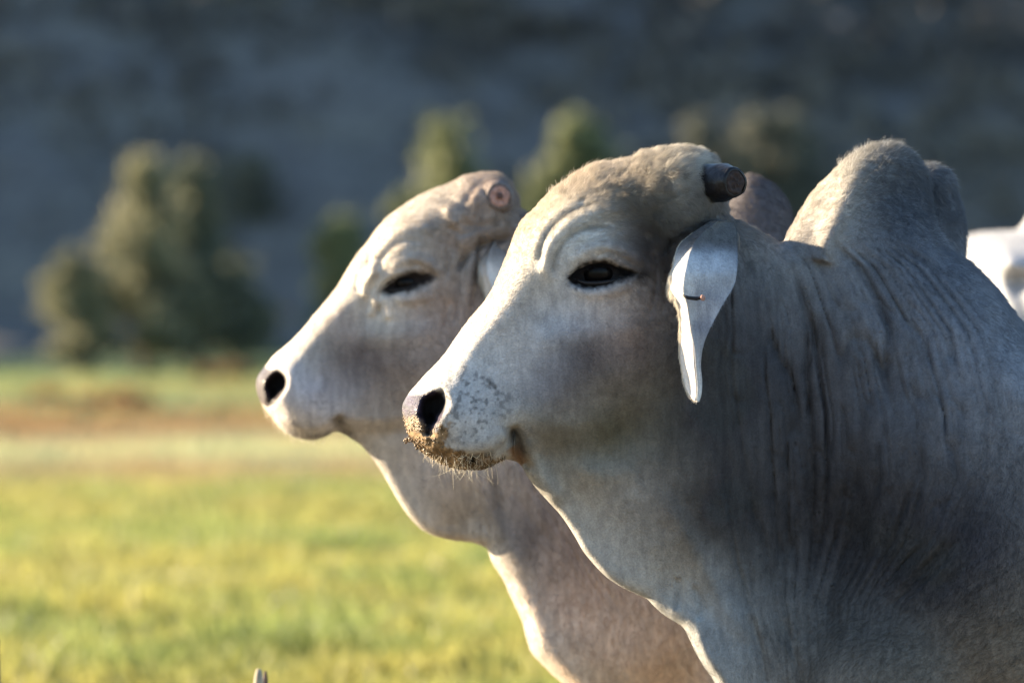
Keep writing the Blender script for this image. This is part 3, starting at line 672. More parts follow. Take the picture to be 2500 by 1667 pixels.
EAR1 = [(540,1735,1752,1790,-.085),(558,1706,1728,1799,-.105),(576,1680,1708,1801,-.125),(594,1660,1694,1801,-.145),(612,1651,1685,1801,-.165),(628,1648,1680,1801,-.180),(645,1646,1676,1801,-.190),(667,1638,1672,1799,-.202),(695,1631,1668,1794,-.205),(717,1641,1668,1781,-.206),
        (737,1656,1677,1768,-.205),(765,1660,1681,1752,-.204),(807,1659,1687,1731,-.203),(841,1658,1695,1716,-.201),(869,1658,1697,1711,-.200),(897,1664,1699,1709,-.199),(925,1667,1702,1713,-.198),(953,1676,1703,1713,-.197),(970,1687,1702,1710,-.196),(977,1696,1701,1704,-.196)]
earcol1 = rbf_of([(1650,700,.70,.68,.64),(1660,640,.62,.61,.60),(1700,628,.50,.52,.56),(1755,628,.44,.46,.50),(1792,640,.36,.38,.42),(1770,690,.40,.42,.46),(1720,720,.27,.28,.32),(1700,800,.24,.25,.30),(1745,760,.46,.47,.52),(1700,900,.60,.58,.57),(1670,800,.70,.66,.62),(1700,960,.78,.75,.71),  # dark bluish panel points paint its shade into the white ear
 (1655,604,.20,.19,.18),(1700,600,.15,.145,.145),(1750,600,.15,.145,.145),(1795,605,.15,.145,.145),(1700,570,.13,.125,.12),(1770,560,.12,.118,.115),(1735,545,.12,.118,.115)], 8.)
ear1 = ear(cow1, EAR1, -.270, earcol1, 16000, 51)
v_, f_ = ellipsoid(at(1752,592,-.275), .034, .085, .036, .4, 28, 16); st = mesh_obj('ear_root', v_, f_, M_COAT, cow1); set_color(st, np.tile([.13, .125, .12], (len(v_), 1)))
# ear notch mark with its little bead, pinned through the ear
v_, f_ = tube([at(1665,720,-.489), at(1680,727,-.493), at(1700,729,-.492), at(1717,727,-.488)], [.0015, .0028, .0030, .0018], 8)
tg = mesh_obj('ear_pin', v_, f_, M_HORN, cow1)
v_, f_ = ellipsoid(at(1716,727,-.493), .0038, .003, .0048, .2, 14, 8); mesh_obj('pin_head', v_, f_, M_HORNPINK, tg)

# ================================================================== SECOND COW, BEHIND
Y2 = 1.05
_src = np.array([(1058,993),(1463,660),(1700,359),(1255,1050),(1640,560),(984,1000),(1224,656)], float)
_dst = np.array([(675,938),(998,690),(1203,423),(822,1030),(1150,600),(626,940),(834,682)], float)
_A = np.linalg.lstsq(np.c_[_src, np.ones(len(_src))], _dst, rcond=None)[0]
T2 = lambda p: tuple(np.array([p[0], p[1], 1.])@_A)
OUT2 = [(625,936),(629,919),(641,902),(653,888),(667,869),(696,845),(720,823),(744,797),(767,768),(791,740),(815,711),(834,682),(854,649),(873,620),(897,591),(925,553),
 (954,524),(983,503),(1021,479),(1059,462),(1098,448),(1131,431),(1165,424),(1203,423),(1227,431),(1246,448),(1262,478),(1272,512),(1330,540),(1430,556),(1560,566),(1700,560),(1745,535),
 (1765,490),(1790,450),(1825,428),(1853,434),(1884,450),(1909,476),(1927,509),(1940,560),(1975,640),(2080,740),(2250,810),(2450,850),(2700,860),(3000,845),(3250,850),(3400,900),
 (3480,1050),(3480,1300),(3400,1480),(3200,1580),(2800,1640),(2300,1680),(2000,1760),(1820,1850),(1680,1880),(1560,1850),(1470,1770),
 (1374,1667),(1356,1649),(1326,1619),(1299,1589),(1285,1548),(1273,1506),(1249,1458),(1228,1411),(1201,1369),(1187,1336),(1150,1323),(1111,1319),(1072,1310),(1039,1297),(1012,1275),
 (990,1248),(962,1204),(934,1154),(907,1115),(880,1086),(855,1069),(839,1060),(820,1054),(796,1065),(767,1074),(739,1072),(710,1063),(686,1045),(667,1020),(648,998),(633,974),(626,952)]
HEAD2 = smooth_curve([(600,940),(680,830),(780,700),(900,540),(1050,430),(1200,400),(1290,470),(1275,540),(1205,590),(1180,640),(1165,720),(1150,850),(1110,950),(1040,1020),(960,1045),(880,1050),(835,1045),(810,1080),(700,1100),(620,990)], True, 4)
LIP2 = [(655,1003),(690,1030),(730,1050),(770,1052),(805,1040),(826,1022)]
WID2 = [(*T2((a, b)), c*.92) for a, b, c in WID_HEAD]+[(900,1085,.035),(940,1140,.034),(990,1200,.034),(960,1080,.06),(1050,1280,.032),(1060,1180,.055),(1130,1300,.03),(1150,1000,.10),(1180,1150,.095),(1190,1320,.07),(1230,1400,.085),
 (1300,1550,.115),(1380,1640,.13),(1300,1350,.105),(1400,1500,.130),(1320,620,.10),(1450,700,.14),(1500,900,.16),(1500,1200,.17),(1700,1000,.22),(1800,1300,.28),(1820,470,.075),(1850,560,.11),(1900,800,.22),
 (2300,1200,.33),(2700,1250,.35),(3300,1150,.25),(2700,900,.2),(2500,1600,.2),(1650,1800,.08),(1560,1600,.18)]
RND2 = [(*T2((a, b)), c*.82) for a, b, c in RND_HEAD]+[(930,1120,24),(1000,1230,26),(1100,1300,26),(1200,1370,34),(1280,1520,42),(1400,1680,46),(1350,560,55),(1600,600,60),(1830,480,75),(2300,850,150),(3300,900,170),(2600,1600,170),(1600,1100,150)]
FOLDS2 = fold_family([(1105,1090),(1135,1180),(1170,1260),(1205,1340)], [(1330,1050),(1360,1200),(1400,1350),(1440,1480)], 7, 15, 7)
def sculpt2(U, V, w, d):
    sd = sdf(U, V, HEAD2); w = w+(.022*sstep(sd, -16, 34)-.004)*sstep(-U, -1290, -1200)
    w = head_features(U, V, w, T2, .82)
    w -= .018*blob(U, V, (994,687), 60, 19, -16, 2.)+.006*blob(U, V, (992,688), 80, 34, -14, 2.)
    for pts, a, wd in [([(880,720),(872,690),(885,655),(915,632),(950,625)], -.007, 6), ([(895,728),(893,700),(905,672),(930,655)], .008, 8), ([(905,740),(925,705),(950,672),(1010,655)], .007, 8),
                       ([(860,700),(856,672),(868,645)], -.004, 5), ([(940,716),(948,745),(950,780)], .010, 11), ([(925,722),(912,750),(906,770)], .009, 9), ([(930,740),(931,765)], -.006, 5),
                       ([(965,715),(1000,720),(1050,700)], .005, 12), ([(1085,500),(1105,530),(1120,545)], .012, 13), ([(1120,545),(1180,550),(1240,530)], -.010, 12), ([(1140,500),(1150,470),(1165,450),(1195,436)], -.007, 6),
                       ([(1155,500),(1163,476),(1180,455)], .006, 5), ([(1180,560),(1165,620),(1160,700),(1150,780)], -.010, 8), ([(1110,600),(1100,680),(1095,740)], .005, 12)]:
        w += a*stroke(U, V, pts, wd)
    w += .006*blob(U, V, (677,936), 48, 52, 25, 1.5)-.050*blob(U+3*vnoise(U, V, 20, 63), V+3*vnoise(U, V, 17, 64), (678,935), 22, 30, 34, 2.3)-.016*stroke(U, V, [(676,950),(664,972),(664,990)], 9, .1)
    P = smooth_curve(LIP2, n=6); dl, _ = seg_dist(U, V, P, False)
    below = (V > np.interp(U, [p[0] for p in LIP2], [p[1] for p in LIP2])) & (U < 830) & (U > 640)
    w -= .012*np.where(below, sstep(dl, 0, 9), 0)+.014*np.exp(-(dl/6.)**2)*sstep(U, 660, 720)
    w -= .022*stroke(U, V, [(822,1010),(838,1040),(860,1068)], 11, .1)
    cf, s = crease_field(U, V, [(1000,1080),(1200,1130),(1400,1230),(1700,1400)], [(1000,1330),(1200,1420),(1400,1560),(1700,1760)], 9, 140)
    w -= .0055*cf*sstep(-V, -1560, -1350)*sstep(s, -.1, .1)*sstep(-s, -1.3, -1.)*sstep(V, 1000, 1120)
    w += .012*stroke(U, V, [(1100,1040),(1150,1150),(1230,1290),(1290,1420)], 26)
    w += .0012*vnoise(U, V, 34, 72)
    return w
COL2 = [(660,880,.62,.57,.52),(700,1000,.58,.53,.50),(760,960,.52,.50,.52),(790,1020,.5,.48,.48),(740,840,0.500,0.460,0.410),(850,700,0.500,0.450,0.390),(960,560,0.470,0.420,0.360),(1100,470,0.420,0.370,0.320),(1060,560,0.340,0.290,0.250),(1120,600,.34,.28,.24),
 (830,880,0.240,0.220,0.215),(890,840,0.215,0.185,0.175),(840,780,.42,.37,.34),(900,940,0.300,0.265,0.250),(960,850,0.250,0.210,0.185),(1000,760,.52,.46,.42),(940,770,.62,.57,.50),(1080,720,.36,.28,.23),(1130,640,.42,.37,.33),(1160,480,.36,.29,.25),(1230,540,.30,.25,.21),
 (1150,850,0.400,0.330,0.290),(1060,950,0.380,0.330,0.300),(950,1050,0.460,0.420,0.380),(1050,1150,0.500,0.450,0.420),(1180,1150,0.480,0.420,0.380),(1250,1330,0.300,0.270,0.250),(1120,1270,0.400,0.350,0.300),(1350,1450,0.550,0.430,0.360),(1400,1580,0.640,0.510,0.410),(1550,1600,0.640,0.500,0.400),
 (1850,480,.13,.115,.12),(1700,700,.2,.18,.18),(2400,1200,.4,.38,.36),(3200,1200,.45,.43,.4),(1300,620,.38,.34,.34),(1200,1370,.60,.55,.49),(1262,1500,.62,.57,.51),(1310,1600,.62,.57,.51),(975,1225,.60,.55,.49)]  # closing pale points paint a sunlit rim along neck and dewlap
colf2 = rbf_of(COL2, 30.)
EYE2 = smooth_curve([(930,708),(952,686),(984,665),(1013,660),(1062,668),(1042,690),(1002,706),(962,713)], True, 3)
in_eye2 = lambda U, V: sstep(sdf(U, V, EYE2)+5*vnoise(U, V, 9, 5), -11, 8)
def pad2(U, V): return sstep(sdf(U, V, smooth_curve([(600,940),(618,900),(640,893),(662,900),(690,905),(700,925),(690,960),(668,985),(650,990),(615,960)], True, 3)), -4, 4)
def color2(U, V, y):
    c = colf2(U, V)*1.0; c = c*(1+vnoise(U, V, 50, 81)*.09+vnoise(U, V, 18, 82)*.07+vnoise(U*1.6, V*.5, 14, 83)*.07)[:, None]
    fr = sstep(vnoise(U, V, 8, 84), .45, .85)*blob(U, V, (770,980), 60, 60); c = c*(1-.35*fr)[:, None]
    for pts, wd, k in [([(820,1005),(835,1040),(862,1070)], 14, .5), ([(735,1058),(780,1062),(815,1045)], 8, .5), ([(1205,1140),(1215,1230),(1235,1330)], 14, .4), ([(1180,560),(1165,620),(1160,700)], 8, .45)]:
        c = c*(1-k*stroke(U, V, pts, wd))[:, None]
    e = in_eye2(U, V)[:, None]; c = c*(1-e)+np.array([.022, .018, .018])*e
    p = pad2(U, V)[:, None]; c = c*(1-p)+np.array([.05, .035, .042])*p
    nz = np.clip(blob(U+3*vnoise(U, V, 20, 63), V+3*vnoise(U, V, 17, 64), (678,935), 23, 31, 34, 2.)*1.35+stroke(U, V, [(676,950),(664,972),(664,988)], 7, .1)*.8, 0, 1)[:, None]; c = c*(1-nz)+np.array([.008, .007, .007])*nz
    return np.clip(c, .005, .9)
SP2 = dict(Y0=Y2, us=np.concatenate([np.arange(596, 1960, 4.5), np.arange(1960, 3650, 16)]).astype(float), vs=np.concatenate([np.arange(396, 1700, 4.5), np.arange(1700, 2700, 16)]).astype(float),
           ys=np.concatenate([np.arange(-.42, .012, .0034), np.arange(.012, .42, .009)]), outline=OUT2, width=WID2, round=RND2, sculpt=sculpt2, color=color2,
           solids=legs(1900, 3320, 1680, 2590, .92)+[((3440,980,0), (3500,1300,0), .032, .02, .02), ((3500,1300,0), (3490,2000,0), .02, .014, .01), ((3490,2000,0), (3490,2200,0), .028, .04, .02)])
cow2 = empty('brahman_cow', (0.15, Y2, 0), 'pale beige cow just behind, with a pink sawn horn stump and squinting eye', 'cow', 'brahman cattle standing in the pasture')
body2, V2, W2, N2, Q2, C2 = build_body(SP2, cow2)
nost2 = lambda u, v: blob(u, v, (676,937), 27, 37, 28, 3.)
assign_wet(body2, V2, Q2, lambda u, v: pad2(u, v)*(nost2(u, v) < .4))
LEN2 = rbf_of([(650,950,.004),(900,650,.007),(1150,480,.009),(1230,540,.016),(900,900,.007),(1150,1100,.008),(1350,1500,.011),(1850,450,.012)], 60.)
LIFT2 = rbf_of([(650,950,.35),(900,650,.38),(1200,480,.5),(900,900,.28),(1350,1500,.25),(1850,450,.6)], 60.)
FLOW2 = RBF([(650,950),(800,750),(950,550),(1150,480),(900,800),(1100,800),(1050,950),(1150,1150),(1350,1400),(1500,1550),(1850,450),(1200,600)],
            [(.7,.1),(.7,-.6),(.8,-.4),(.9,.2),(.8,.4),(.4,.9),(.5,.9),(.3,1),(.1,1),(0,1),(.7,.5),(.3,1)], 80.)
coat_hair(V2, W2, N2, Q2, C2, 170000, FLOW2, LEN2, LIFT2, cow2, lambda u, v: np.maximum(pad2(u, v), np.maximum(nost2(u, v), in_eye2(u, v))), lambda u, v: 1+0*u, 12, .00024, 1960, 1690)
whiskers(V2, W2, N2, Q2, C2, lambda u, v: ((v > 985) & (u < 800) & (u > 640)).astype(float), 260, .018, cow2, 35)
eye(V2, W2, (995, 686), cow2, .020)
lid(V2, W2, [(935,699),(965,676),(1005,664),(1035,664),(1058,672)], .0044, cow2, .004)
lid(V2, W2, [(940,708),(970,708),(1010,698),(1050,680)], .0038, cow2, .006)
Y0c = Y2
horn(V2, W2, (1205,486), -.075, -.116, (1220,479), .0310, .0225, cow2, simple('grey_horn_skin', (.16, .125, .11), .7, .2, 150, .4, .002), M_HORNPINK, True)
EAR2 = [(560,1215,1225,1262,-.06),(590,1190,1205,1268,-.09),(615,1176,1195,1270,-.115),(640,1170,1188,1268,-.13),(670,1174,1190,1262,-.14),(700,1180,1200,1250,-.145),(740,1190,1208,1240,-.145),(800,1198,1214,1232,-.143),(860,1202,1215,1228,-.142),(900,1206,1214,1222,-.142)]
ear(cow2, EAR2, Y2, rbf_of([(1190,660,.72,.67,.62),(1190,620,.30,.27,.25),(1230,620,.26,.24,.23),(1200,760,.7,.66,.6),(1220,880,.7,.66,.6),(1250,570,.34,.30,.28)], 20.), 5000, 53)

# mud stuck to the near cow's lip
g = np.random.default_rng(5); MV = []; MF = []
def lump(c, r, n0):
    ic = [(0,0,1),(.89,0,.45),(.28,.85,.45),(-.72,.53,.45),(-.72,-.53,.45),(.28,-.85,.45),(.72,.53,-.45),(-.28,.85,-.45),(-.89,0,-.45),(-.28,-.85,-.45),(.72,-.53,-.45),(0,0,-1)]
    fc = [(0,1,2),(0,2,3),(0,3,4),(0,4,5),(0,5,1),(1,6,2),(2,7,3),(3,8,4),(4,9,5),(5,10,1),(6,7,2),(7,8,3),(8,9,4),(9,10,5),(10,6,1),(11,7,6),(11,8,7),(11,9,8),(11,10,9),(11,6,10)]
    for p in ic: MV.append(c+np.array(p)*r*g.uniform(.6, 1.25, 3))
    MF.extend([tuple(n0+k for k in f) for f in fc])
mm = (mud1(V1[:, 0], V1[:, 2]) > .8) & (W1[:, 1] < .01) & (N1[:, 1] < .3); ids = np.nonzero(mm)[0]
for i in g.choice(ids, 330): lump(W1[i]+N1[i]*.0002, g.uniform(.0007, .0021), len(MV))
for k in range(60):
    t = g.random(); u = np.interp(t, [0, .25, .5, 1], [988, 1000, 1025, 1056]); v = np.interp(t, [0, .25, .5, 1], [1078, 1072, 1088, 1112])+g.normal(0, 4)
    lump(at(u+g.normal(0, 4), v, -.23+g.normal(0, .012)), g.uniform(.0011, .0028), len(MV))
mo = mesh_obj('mud_crust', MV, MF, M_MUD, cow1); mo['kind'] = 'stuff'

# ================================================================== WHITE COW SEEN FROM BEHIND
Y3 = 4.2
OUT3 = [(2332,760),(2336,640),(2350,593),(2379,577),(2424,568),(2500,566),(2590,578),(2680,556),(2770,578),(2860,566),(2936,568),(2981,577),(3010,593),(3024,640),(3032,800),(3030,1000),(2985,1180),(2900,1290),(2680,1340),(2460,1290),(2375,1180),(2330,1000)]
WID3 = [(2340,700,.78),(2440,640,.81),(2680,640,.84),(2680,1000,.86),(2450,900,.82),(2400,1100,.78),(2680,1250,.7),(2920,640,.81),(3020,700,.78),(2910,900,.82),(2960,1100,.78)]
def sculpt3(U, V, w, d):
    for s in (1, -1):
        x = lambda a: 2680-s*(2680-a)
        w += .055*blob(U, V, (x(2408),622), 36, 20, 20*s)-.055*blob(U, V, (x(2430),668), 34, 30)+.085*stroke(U, V, [(x(2510),570),(x(2512),640),(x(2492),700),(x(2530),790)], 34)
    w -= .05*np.exp(-((U-2680)/22.)**2)*sstep(V, 720, 800)
    return w
SP3 = dict(Y0=Y3, us=np.arange(2300, 3070, 6.).astype(float), vs=np.concatenate([np.arange(300, 1000, 6.), np.arange(1000, 2300, 12)]).astype(float), ys=np.arange(-1.15, 1.95, .02), outline=OUT3, width=WID3,
           round=[(2340,640,60),(2500,600,75),(2680,600,90),(2400,1200,200),(3000,640,60)], sculpt=sculpt3, cw=25.,
           color=lambda U, V, y: np.clip(np.tile([.42, .43, .455], (len(U), 1))*(1+.07*vnoise(U, V, 40, 91)+.04*vnoise(U, V, 12, 92))[:, None], 0, .9),
           solids=[((2680+sx*190,900,-.62), (2680+sx*190,1350,-.72), .20, .12, .08) for sx in (-1, 1)]+[((2680+sx*190,1350,-.72), (2680+sx*180,1700,-.52), .12, .06, .05) for sx in (-1, 1)]
                  + [((2680+sx*180,1700,-.52), (2680+sx*180,1690+310,-.62), .055, .042, .03) for sx in (-1, 1)]+[((2680+sx*180,2000,-.62), (2680+sx*180,2120,-.62), .045, .06, .03) for sx in (-1, 1)]
                  + [((2680+sx*170,1100,.62), (2680+sx*160,1650,.62), .14, .055, .06) for sx in (-1, 1)]+[((2680+sx*160,1650,.62), (2680+sx*160,2120,.60), .05, .055, .03) for sx in (-1, 1)]
                  + [((2680,560,.62), (2680,640,.55), .10, .16, .06), ((2680,800,.7), (2680,760,1.15), .22, .13, .08), ((2680,760,1.15), (2680,900,1.5), .12, .08, .05),
                     ((2680,610,-.86), (2680,760,-.98), .035, .025, .03), ((2680,760,-.98), (2680,1500,-.96), .024, .014, .02), ((2680,1500,-.96), (2680,1680,-.96), .03, .045, .02)])
cow3 = empty('brahman_cow', (0.98, Y3, 0), 'white sunlit cow at right edge, part of its rump showing behind the grey back', 'cow', 'brahman cattle standing in the pasture')
body3, V3, W3, N3, Q3, C3 = build_body(SP3, cow3)
v, w_, nn, cc = face_samples(V3, W3, N3, Q3, C3, 30000, lambda C, NC: (C[:, 0] < 2540)*(C[:, 2] < 850)*(NC[:, 1] < .5), lambda u, v: 1., 61)
make_hair('coat_hair', w_, nn, np.tile([0, -.3, -1.], (30000, 1)), np.full(30000, .012), np.full(30000, .3), cc, .0003, cow3, 62)

# ================================================================== TERRAIN
def zfield(x, y):
    d = y+12; z = -2.35*sstep(d*1., 14, 14+1e-6)*np.clip((d-22)/94., 0, None)
    z = np.where(d > 116, -2.35+0*(d), z)
    return z
def zhill(x, y):
    d = y+12; t = np.clip(d-127-2.0*np.sin(x*.11+.6), 0, None)
    return -2.35+12.5*(1-np.exp(-(.80*t/12.5)**1.25))+1.2*np.sin(x*.045)*sstep(t, 8, 30)
def grid_obj(name, xs, ys, zf, m, amp=None, seed=0):
    X, Y = np.meshgrid(xs, ys, indexing='ij'); Z = zf(X, Y)
    if amp is not None:
        for sc, a in amp: Z = Z+a*vnoise(X+500, Y+500, sc, seed+int(sc*10))
    nx, ny = len(xs), len(ys); V = np.stack([X, Y, Z], -1).reshape(-1, 3)
    i, j = np.meshgrid(np.arange(nx-1), np.arange(ny-1), indexing='ij'); a = (i*ny+j).ravel()
    return mesh_obj(name, V, np.stack([a, a+ny, a+ny+1, a+1], -1), m)
def grass_albedo(d, x):
    """colour of the pasture at distance d from the camera and x across: swards of different plants, far edge darkened as tree shade"""
    keys = [0, 16, 19.5, 34, 44.5, 46.5, 50, 52, 57, 60, 63.5, 66, 70, 73, 79, 85, 93, 104, 117, 120]
    cols = np.array([(.22,.17,.12),(.22,.17,.12),(.262,.262,.085),(.265,.265,.09),(.262,.26,.095),(.29,.235,.13),(.25,.21,.13),(.34,.35,.20),(.35,.34,.205),(.25,.17,.11),(.10,.085,.05),(.33,.21,.10),(.26,.17,.08),(.08,.14,.10),(.17,.21,.11),(.26,.22,.11),(.22,.24,.11),(.24,.26,.11),(.15,.20,.09),(.05,.09,.05)])  # last colour paints the trees' shade into the far edge
    dd = d+.9*vnoise(x+50, d*0.7, 1.6, 3)*np.clip(d/50, .3, 1.3)+.6*vnoise(x+9, d, .7, 6)-np.where(d > 95, (np.clip(x, -9, 2)+2)*.9, 0)
    c = np.stack([np.interp(dd, keys, cols[:, k]) for k in range(3)], -1)
    p = sstep(vnoise(x+31, d*.28, .26, 14)+.6*vnoise(x+31, d*.35, .6, 15)+.3, -.5, .9)[..., None]   # lighter yellowish tufts and darker green ones
    q = np.array([.72, .86, .85])*(1-p)+np.array([1.12, 1.06, 1.])*p
    return c*q
def field_material():
    m, t, b = mat('pasture_ground'); a = nd(t, 'ShaderNodeAttribute', attribute_name='coat')
    g = nd(t, 'ShaderNodeNewGeometry')
    n1 = nd(t, 'ShaderNodeTexNoise', Scale=3.5, Detail=5.); t.links.new(g.outputs['Position'], n1.inputs['Vector'])
    n2 = nd(t, 'ShaderNodeTexNoise', Scale=.9, Detail=4.); t.links.new(g.outputs['Position'], n2.inputs['Vector'])
    r1 = ramp(t, n1.outputs[0], [(.3, (.6, .72, .7)), (.7, (1.3, 1.22, 1.2))]); r2 = ramp(t, n2.outputs[0], [(.35, (.75, .85, .8)), (.65, (1.2, 1.12, 1.1))])
    c = mixc(t, 1., a.outputs['Color'], r1.outputs[0], 'MULTIPLY'); c = mixc(t, 1., c, r2.outputs[0], 'MULTIPLY')
    t.links.new(c, b.inputs['Base Color']); b.inputs['Roughness'].default_value = .9; b.inputs['Specular IOR Level'].default_value = .1
    bp = nd(t, 'ShaderNodeBump', Strength=.6, Distance=.05); t.links.new(n1.outputs[0], bp.inputs['Height']); t.links.new(bp.outputs[0], b.inputs['Normal'])
    return m
fx = np.concatenate([np.arange(-160, -12, 4), np.arange(-12, 12, .15), np.arange(12, 161, 4)]); fy = np.concatenate([np.arange(-60, 8, 1.5), np.arange(8, 130, .3)])
field = grid_obj('ground', fx, fy, zfield, field_material(), [(3.1, .035), (.9, .03), (.35, .012)], 4)
Vf = np.array([v.co for v in field.data.vertices]); set_color(field, grass_albedo(Vf[:, 1]+12, Vf[:, 0])*.85); tag(field, kind='structure')
def hill_material():
    m, t, b = mat('hillside_heath'); g = nd(t, 'ShaderNodeNewGeometry')
    mp = nd(t, 'ShaderNodeMapping'); mp.inputs['Scale'].default_value = (.22, .5, .5); t.links.new(g.outputs['Position'], mp.inputs['Vector'])
    n1 = nd(t, 'ShaderNodeTexNoise', Scale=1., Detail=5.); t.links.new(mp.outputs[0], n1.inputs['Vector'])
    n2 = nd(t, 'ShaderNodeTexNoise', Scale=4., Detail=3.); t.links.new(g.outputs['Position'], n2.inputs['Vector'])
    r1 = ramp(t, n1.outputs[0], [(.30, (.140, .130, .122)), (.5, (.155, .145, .132)), (.62, (.172, .160, .138)), (.75, (.190, .170, .145))])
    r2 = ramp(t, n2.outputs[0], [(.3, (.7,)*3), (.7, (1.3,)*3)])
    t.links.new(mixc(t, 1., r1.outputs[0], r2.outputs[0], 'MULTIPLY'), b.inputs['Base Color']); b.inputs['Roughness'].default_value = .95; b.inputs['Specular IOR Level'].default_value = .05
    return m
hx = np.concatenate([np.arange(-420, -30, 6), np.arange(-30, 30, .6), np.arange(30, 421, 6)]); hy = np.concatenate([np.arange(106, 150, .6), np.arange(150, 330, 5)])
tag(grid_obj('hillside', hx, hy, lambda x, y: zhill(x, y)-.25*(y < 116), hill_material(), [(7.3, .5), (2.3, .35), (1.1, .15)], 30), kind='structure')

# ------------------------------------------------------------------ foliage
def leaf_material(name, c0, c1, trans=.35):
    m = bpy.data.materials.new(name); m.use_nodes = True; t = m.node_tree; b = t.nodes['Principled BSDF']; out = t.nodes['Material Output']
    a = nd(t, 'ShaderNodeAttribute', attribute_name='coat')
    r = ramp(t, a.outputs['Fac'], [(0, c0), (1, c1)]); t.links.new(r.outputs[0], b.inputs['Base Color']); b.inputs['Roughness'].default_value = .6
    b.inputs['Specular IOR Level'].default_value = .25
    tr = nd(t, 'ShaderNodeBsdfTranslucent'); t.links.new(r.outputs[0], tr.inputs[0]); mx = nd(t, 'ShaderNodeMixShader'); mx.inputs[0].default_value = trans
    t.links.new(b.outputs[0], mx.inputs[1]); t.links.new(tr.outputs[0], mx.inputs[2]); t.links.new(mx.outputs[0], out.inputs[0]); return m
def leaf_cloud(name, P, size, m, parent, seed, tint, flat=0.):
    g = np.random.default_rng(seed); n = len(P)
    a = g.normal(0, 1, (n, 3)); a[:, 2] *= (1-flat); a /= np.linalg.norm(a, axis=1, keepdims=True)
    b = np.cross(a, g.normal(0, 1, (n, 3))); b /= np.linalg.norm(b, axis=1, keepdims=True)
    s = (size*g.uniform(.5, 1.3, n))[:, None]
    V = np.stack([P-a*s, P+b*s*.45, P+a*s, P-b*s*.45], 1).reshape(-1, 3)
    o = mesh_obj(name, V, np.arange(4*n).reshape(n, 4), m, parent, smooth=False)
    set_color(o, np.repeat(tint, 4)[:, None]*np.ones(3)); return o
def tree(px, top, base, hw, d, seed, m, label, lobes, n=5200, name='young_pine', cat='tree', conical=True, group='young pines at the foot of the hill', leaf=.10):
    Y = d-12; b = at(px, base, Y); k = FPX/d; H = (base-top)/k; Wd = hw/k
    z0 = float(zfield(np.array(0.), np.array(float(Y)))) if d < 127 else float(zhill(np.array(b[0]), np.array(float(Y))))
    t = empty(name, (float(b[0]), Y, z0-.05), label, cat, group); ztop = float(b[2])+H; H = ztop-z0
    g = np.random.default_rng(seed)
    path = [(b[0]+.03*H*math.sin(s*3+seed)*s, Y, z0-.1+s*H*.95) for s in np.linspace(0, 1, 8)]
    v, f = tube(path, [max(.012, .035*H*(1-s)) for s in np.linspace(0, 1, 8)], 8); mesh_obj('trunk', v, f, M_BARK, t)
    pts = []
    H = max(H, 1.2)
    for i in range(int(70*H/3)):   # limbs
        s = g.uniform(.08, .98); r = Wd*((1-s)**1.0*.95 if conical else math.sqrt(max(.05, 1-(2*s-1)**2)))*g.uniform(.55, 1.15); ph = g.uniform(0, 2*math.pi)
        o = np.array([b[0], Y, z0+s*H]); e = o+np.array([math.cos(ph)*r, math.sin(ph)*r, r*g.uniform(-.05, .45)])
        if i % 4 == 0:
            v, f = tube([o, (o+e)/2+[0, 0, -.03*r], e], [.012*H*(1-s)+.006, .007*H*(1-s)+.004, .004], 5); mesh_obj("limb", v, f, M_BARK, t)
        m_ = max(12, int(n/(70*H/3))); q = g.beta(1.6, 1.0, m_)[:, None]
        pts.append(o+(e-o)*q+g.normal(0, 1, (m_, 3))*np.array([.085, .085, .07])*(H/3)**.6*(.5+q))
    for (lx, lz, lr) in lobes:     # extra clumps: px offset, px height, px radius
        c = at(px+lx, lz, Y); m_ = int(n*.12); a = g.normal(0, 1, (m_, 3)); a /= np.linalg.norm(a, axis=1, keepdims=True); a *= (g.random((m_, 1))**.4)*(1+.25*np.sin(5*a[:, :1]+3*a[:, 2:]))
        pts.append(c+a*lr/k)
    P = np.concatenate(pts); P = P[P[:, 2] > z0]
    tint = np.clip(.5+.4*vnoise(P[:, 0]*1+P[:, 1], P[:, 2], .35, seed)+g.normal(0, .15, len(P)), 0, 1)
    leaf_cloud('crown', P, leaf*(H/3)**.5, m, t, seed, tint); return t
M_BARK = simple('pine_bark', (.09, .07, .055), .9, .1, 12, .4, .01)
L_PINE = leaf_material('pine_needles', (.14, .15, .10), (.33, .315, .19)); L_LIME = leaf_material('pale_green_leaves', (.13, .16, .085), (.28, .29, .15)); L_DARK = leaf_material('dark_leaves', (.10, .125, .095), (.23, .235, .155), .25)
L_RUST = leaf_material('rusty_fronds', (.22, .09, .035), (.42, .19, .08)); L_DULL = leaf_material('dull_brush', (.12, .13, .10), (.22, .215, .16), .2)
tree(352, 395, 885, 262, 117, 3, L_PINE, 'tall pointed pine on the left, brightest on its sunny side', [(-130,690,50),(-150,760,60)], 7500)
tree(472, 405, 885, 160, 118.5, 4, L_DARK, 'darker pine with a narrow pointed tip, right of the tallest one', [(60,700,60),(90,780,70)], 7500)
tree(190, 650, 885, 80, 116, 5, L_PINE, 'rounded pine bush at the far left foot of the tall pine', [(-30,700,60),(40,780,70),(-10,650,40)], 4200, 'pine_bush', 'bush', False)
tree(590, 640, 885, 95, 121, 6, L_DARK, 'dark low bush right of the two pointed pines', [(30,760,60),(-30,720,60)], 3500, 'low_bush', 'bush', False)
tree(1090, 300, 885, 240, 117, 7, L_LIME, 'pale green pine rising behind the beige cow\'s forehead', [(-100,520,45),(60,560,60)], 6500)
tree(835, 540, 885, 70, 116, 8, L_LIME, 'small pale green bush behind the beige cow\'s nose bridge', [(-30,600,45),(10,680,50)], 3600, 'low_bush', 'bush', False)
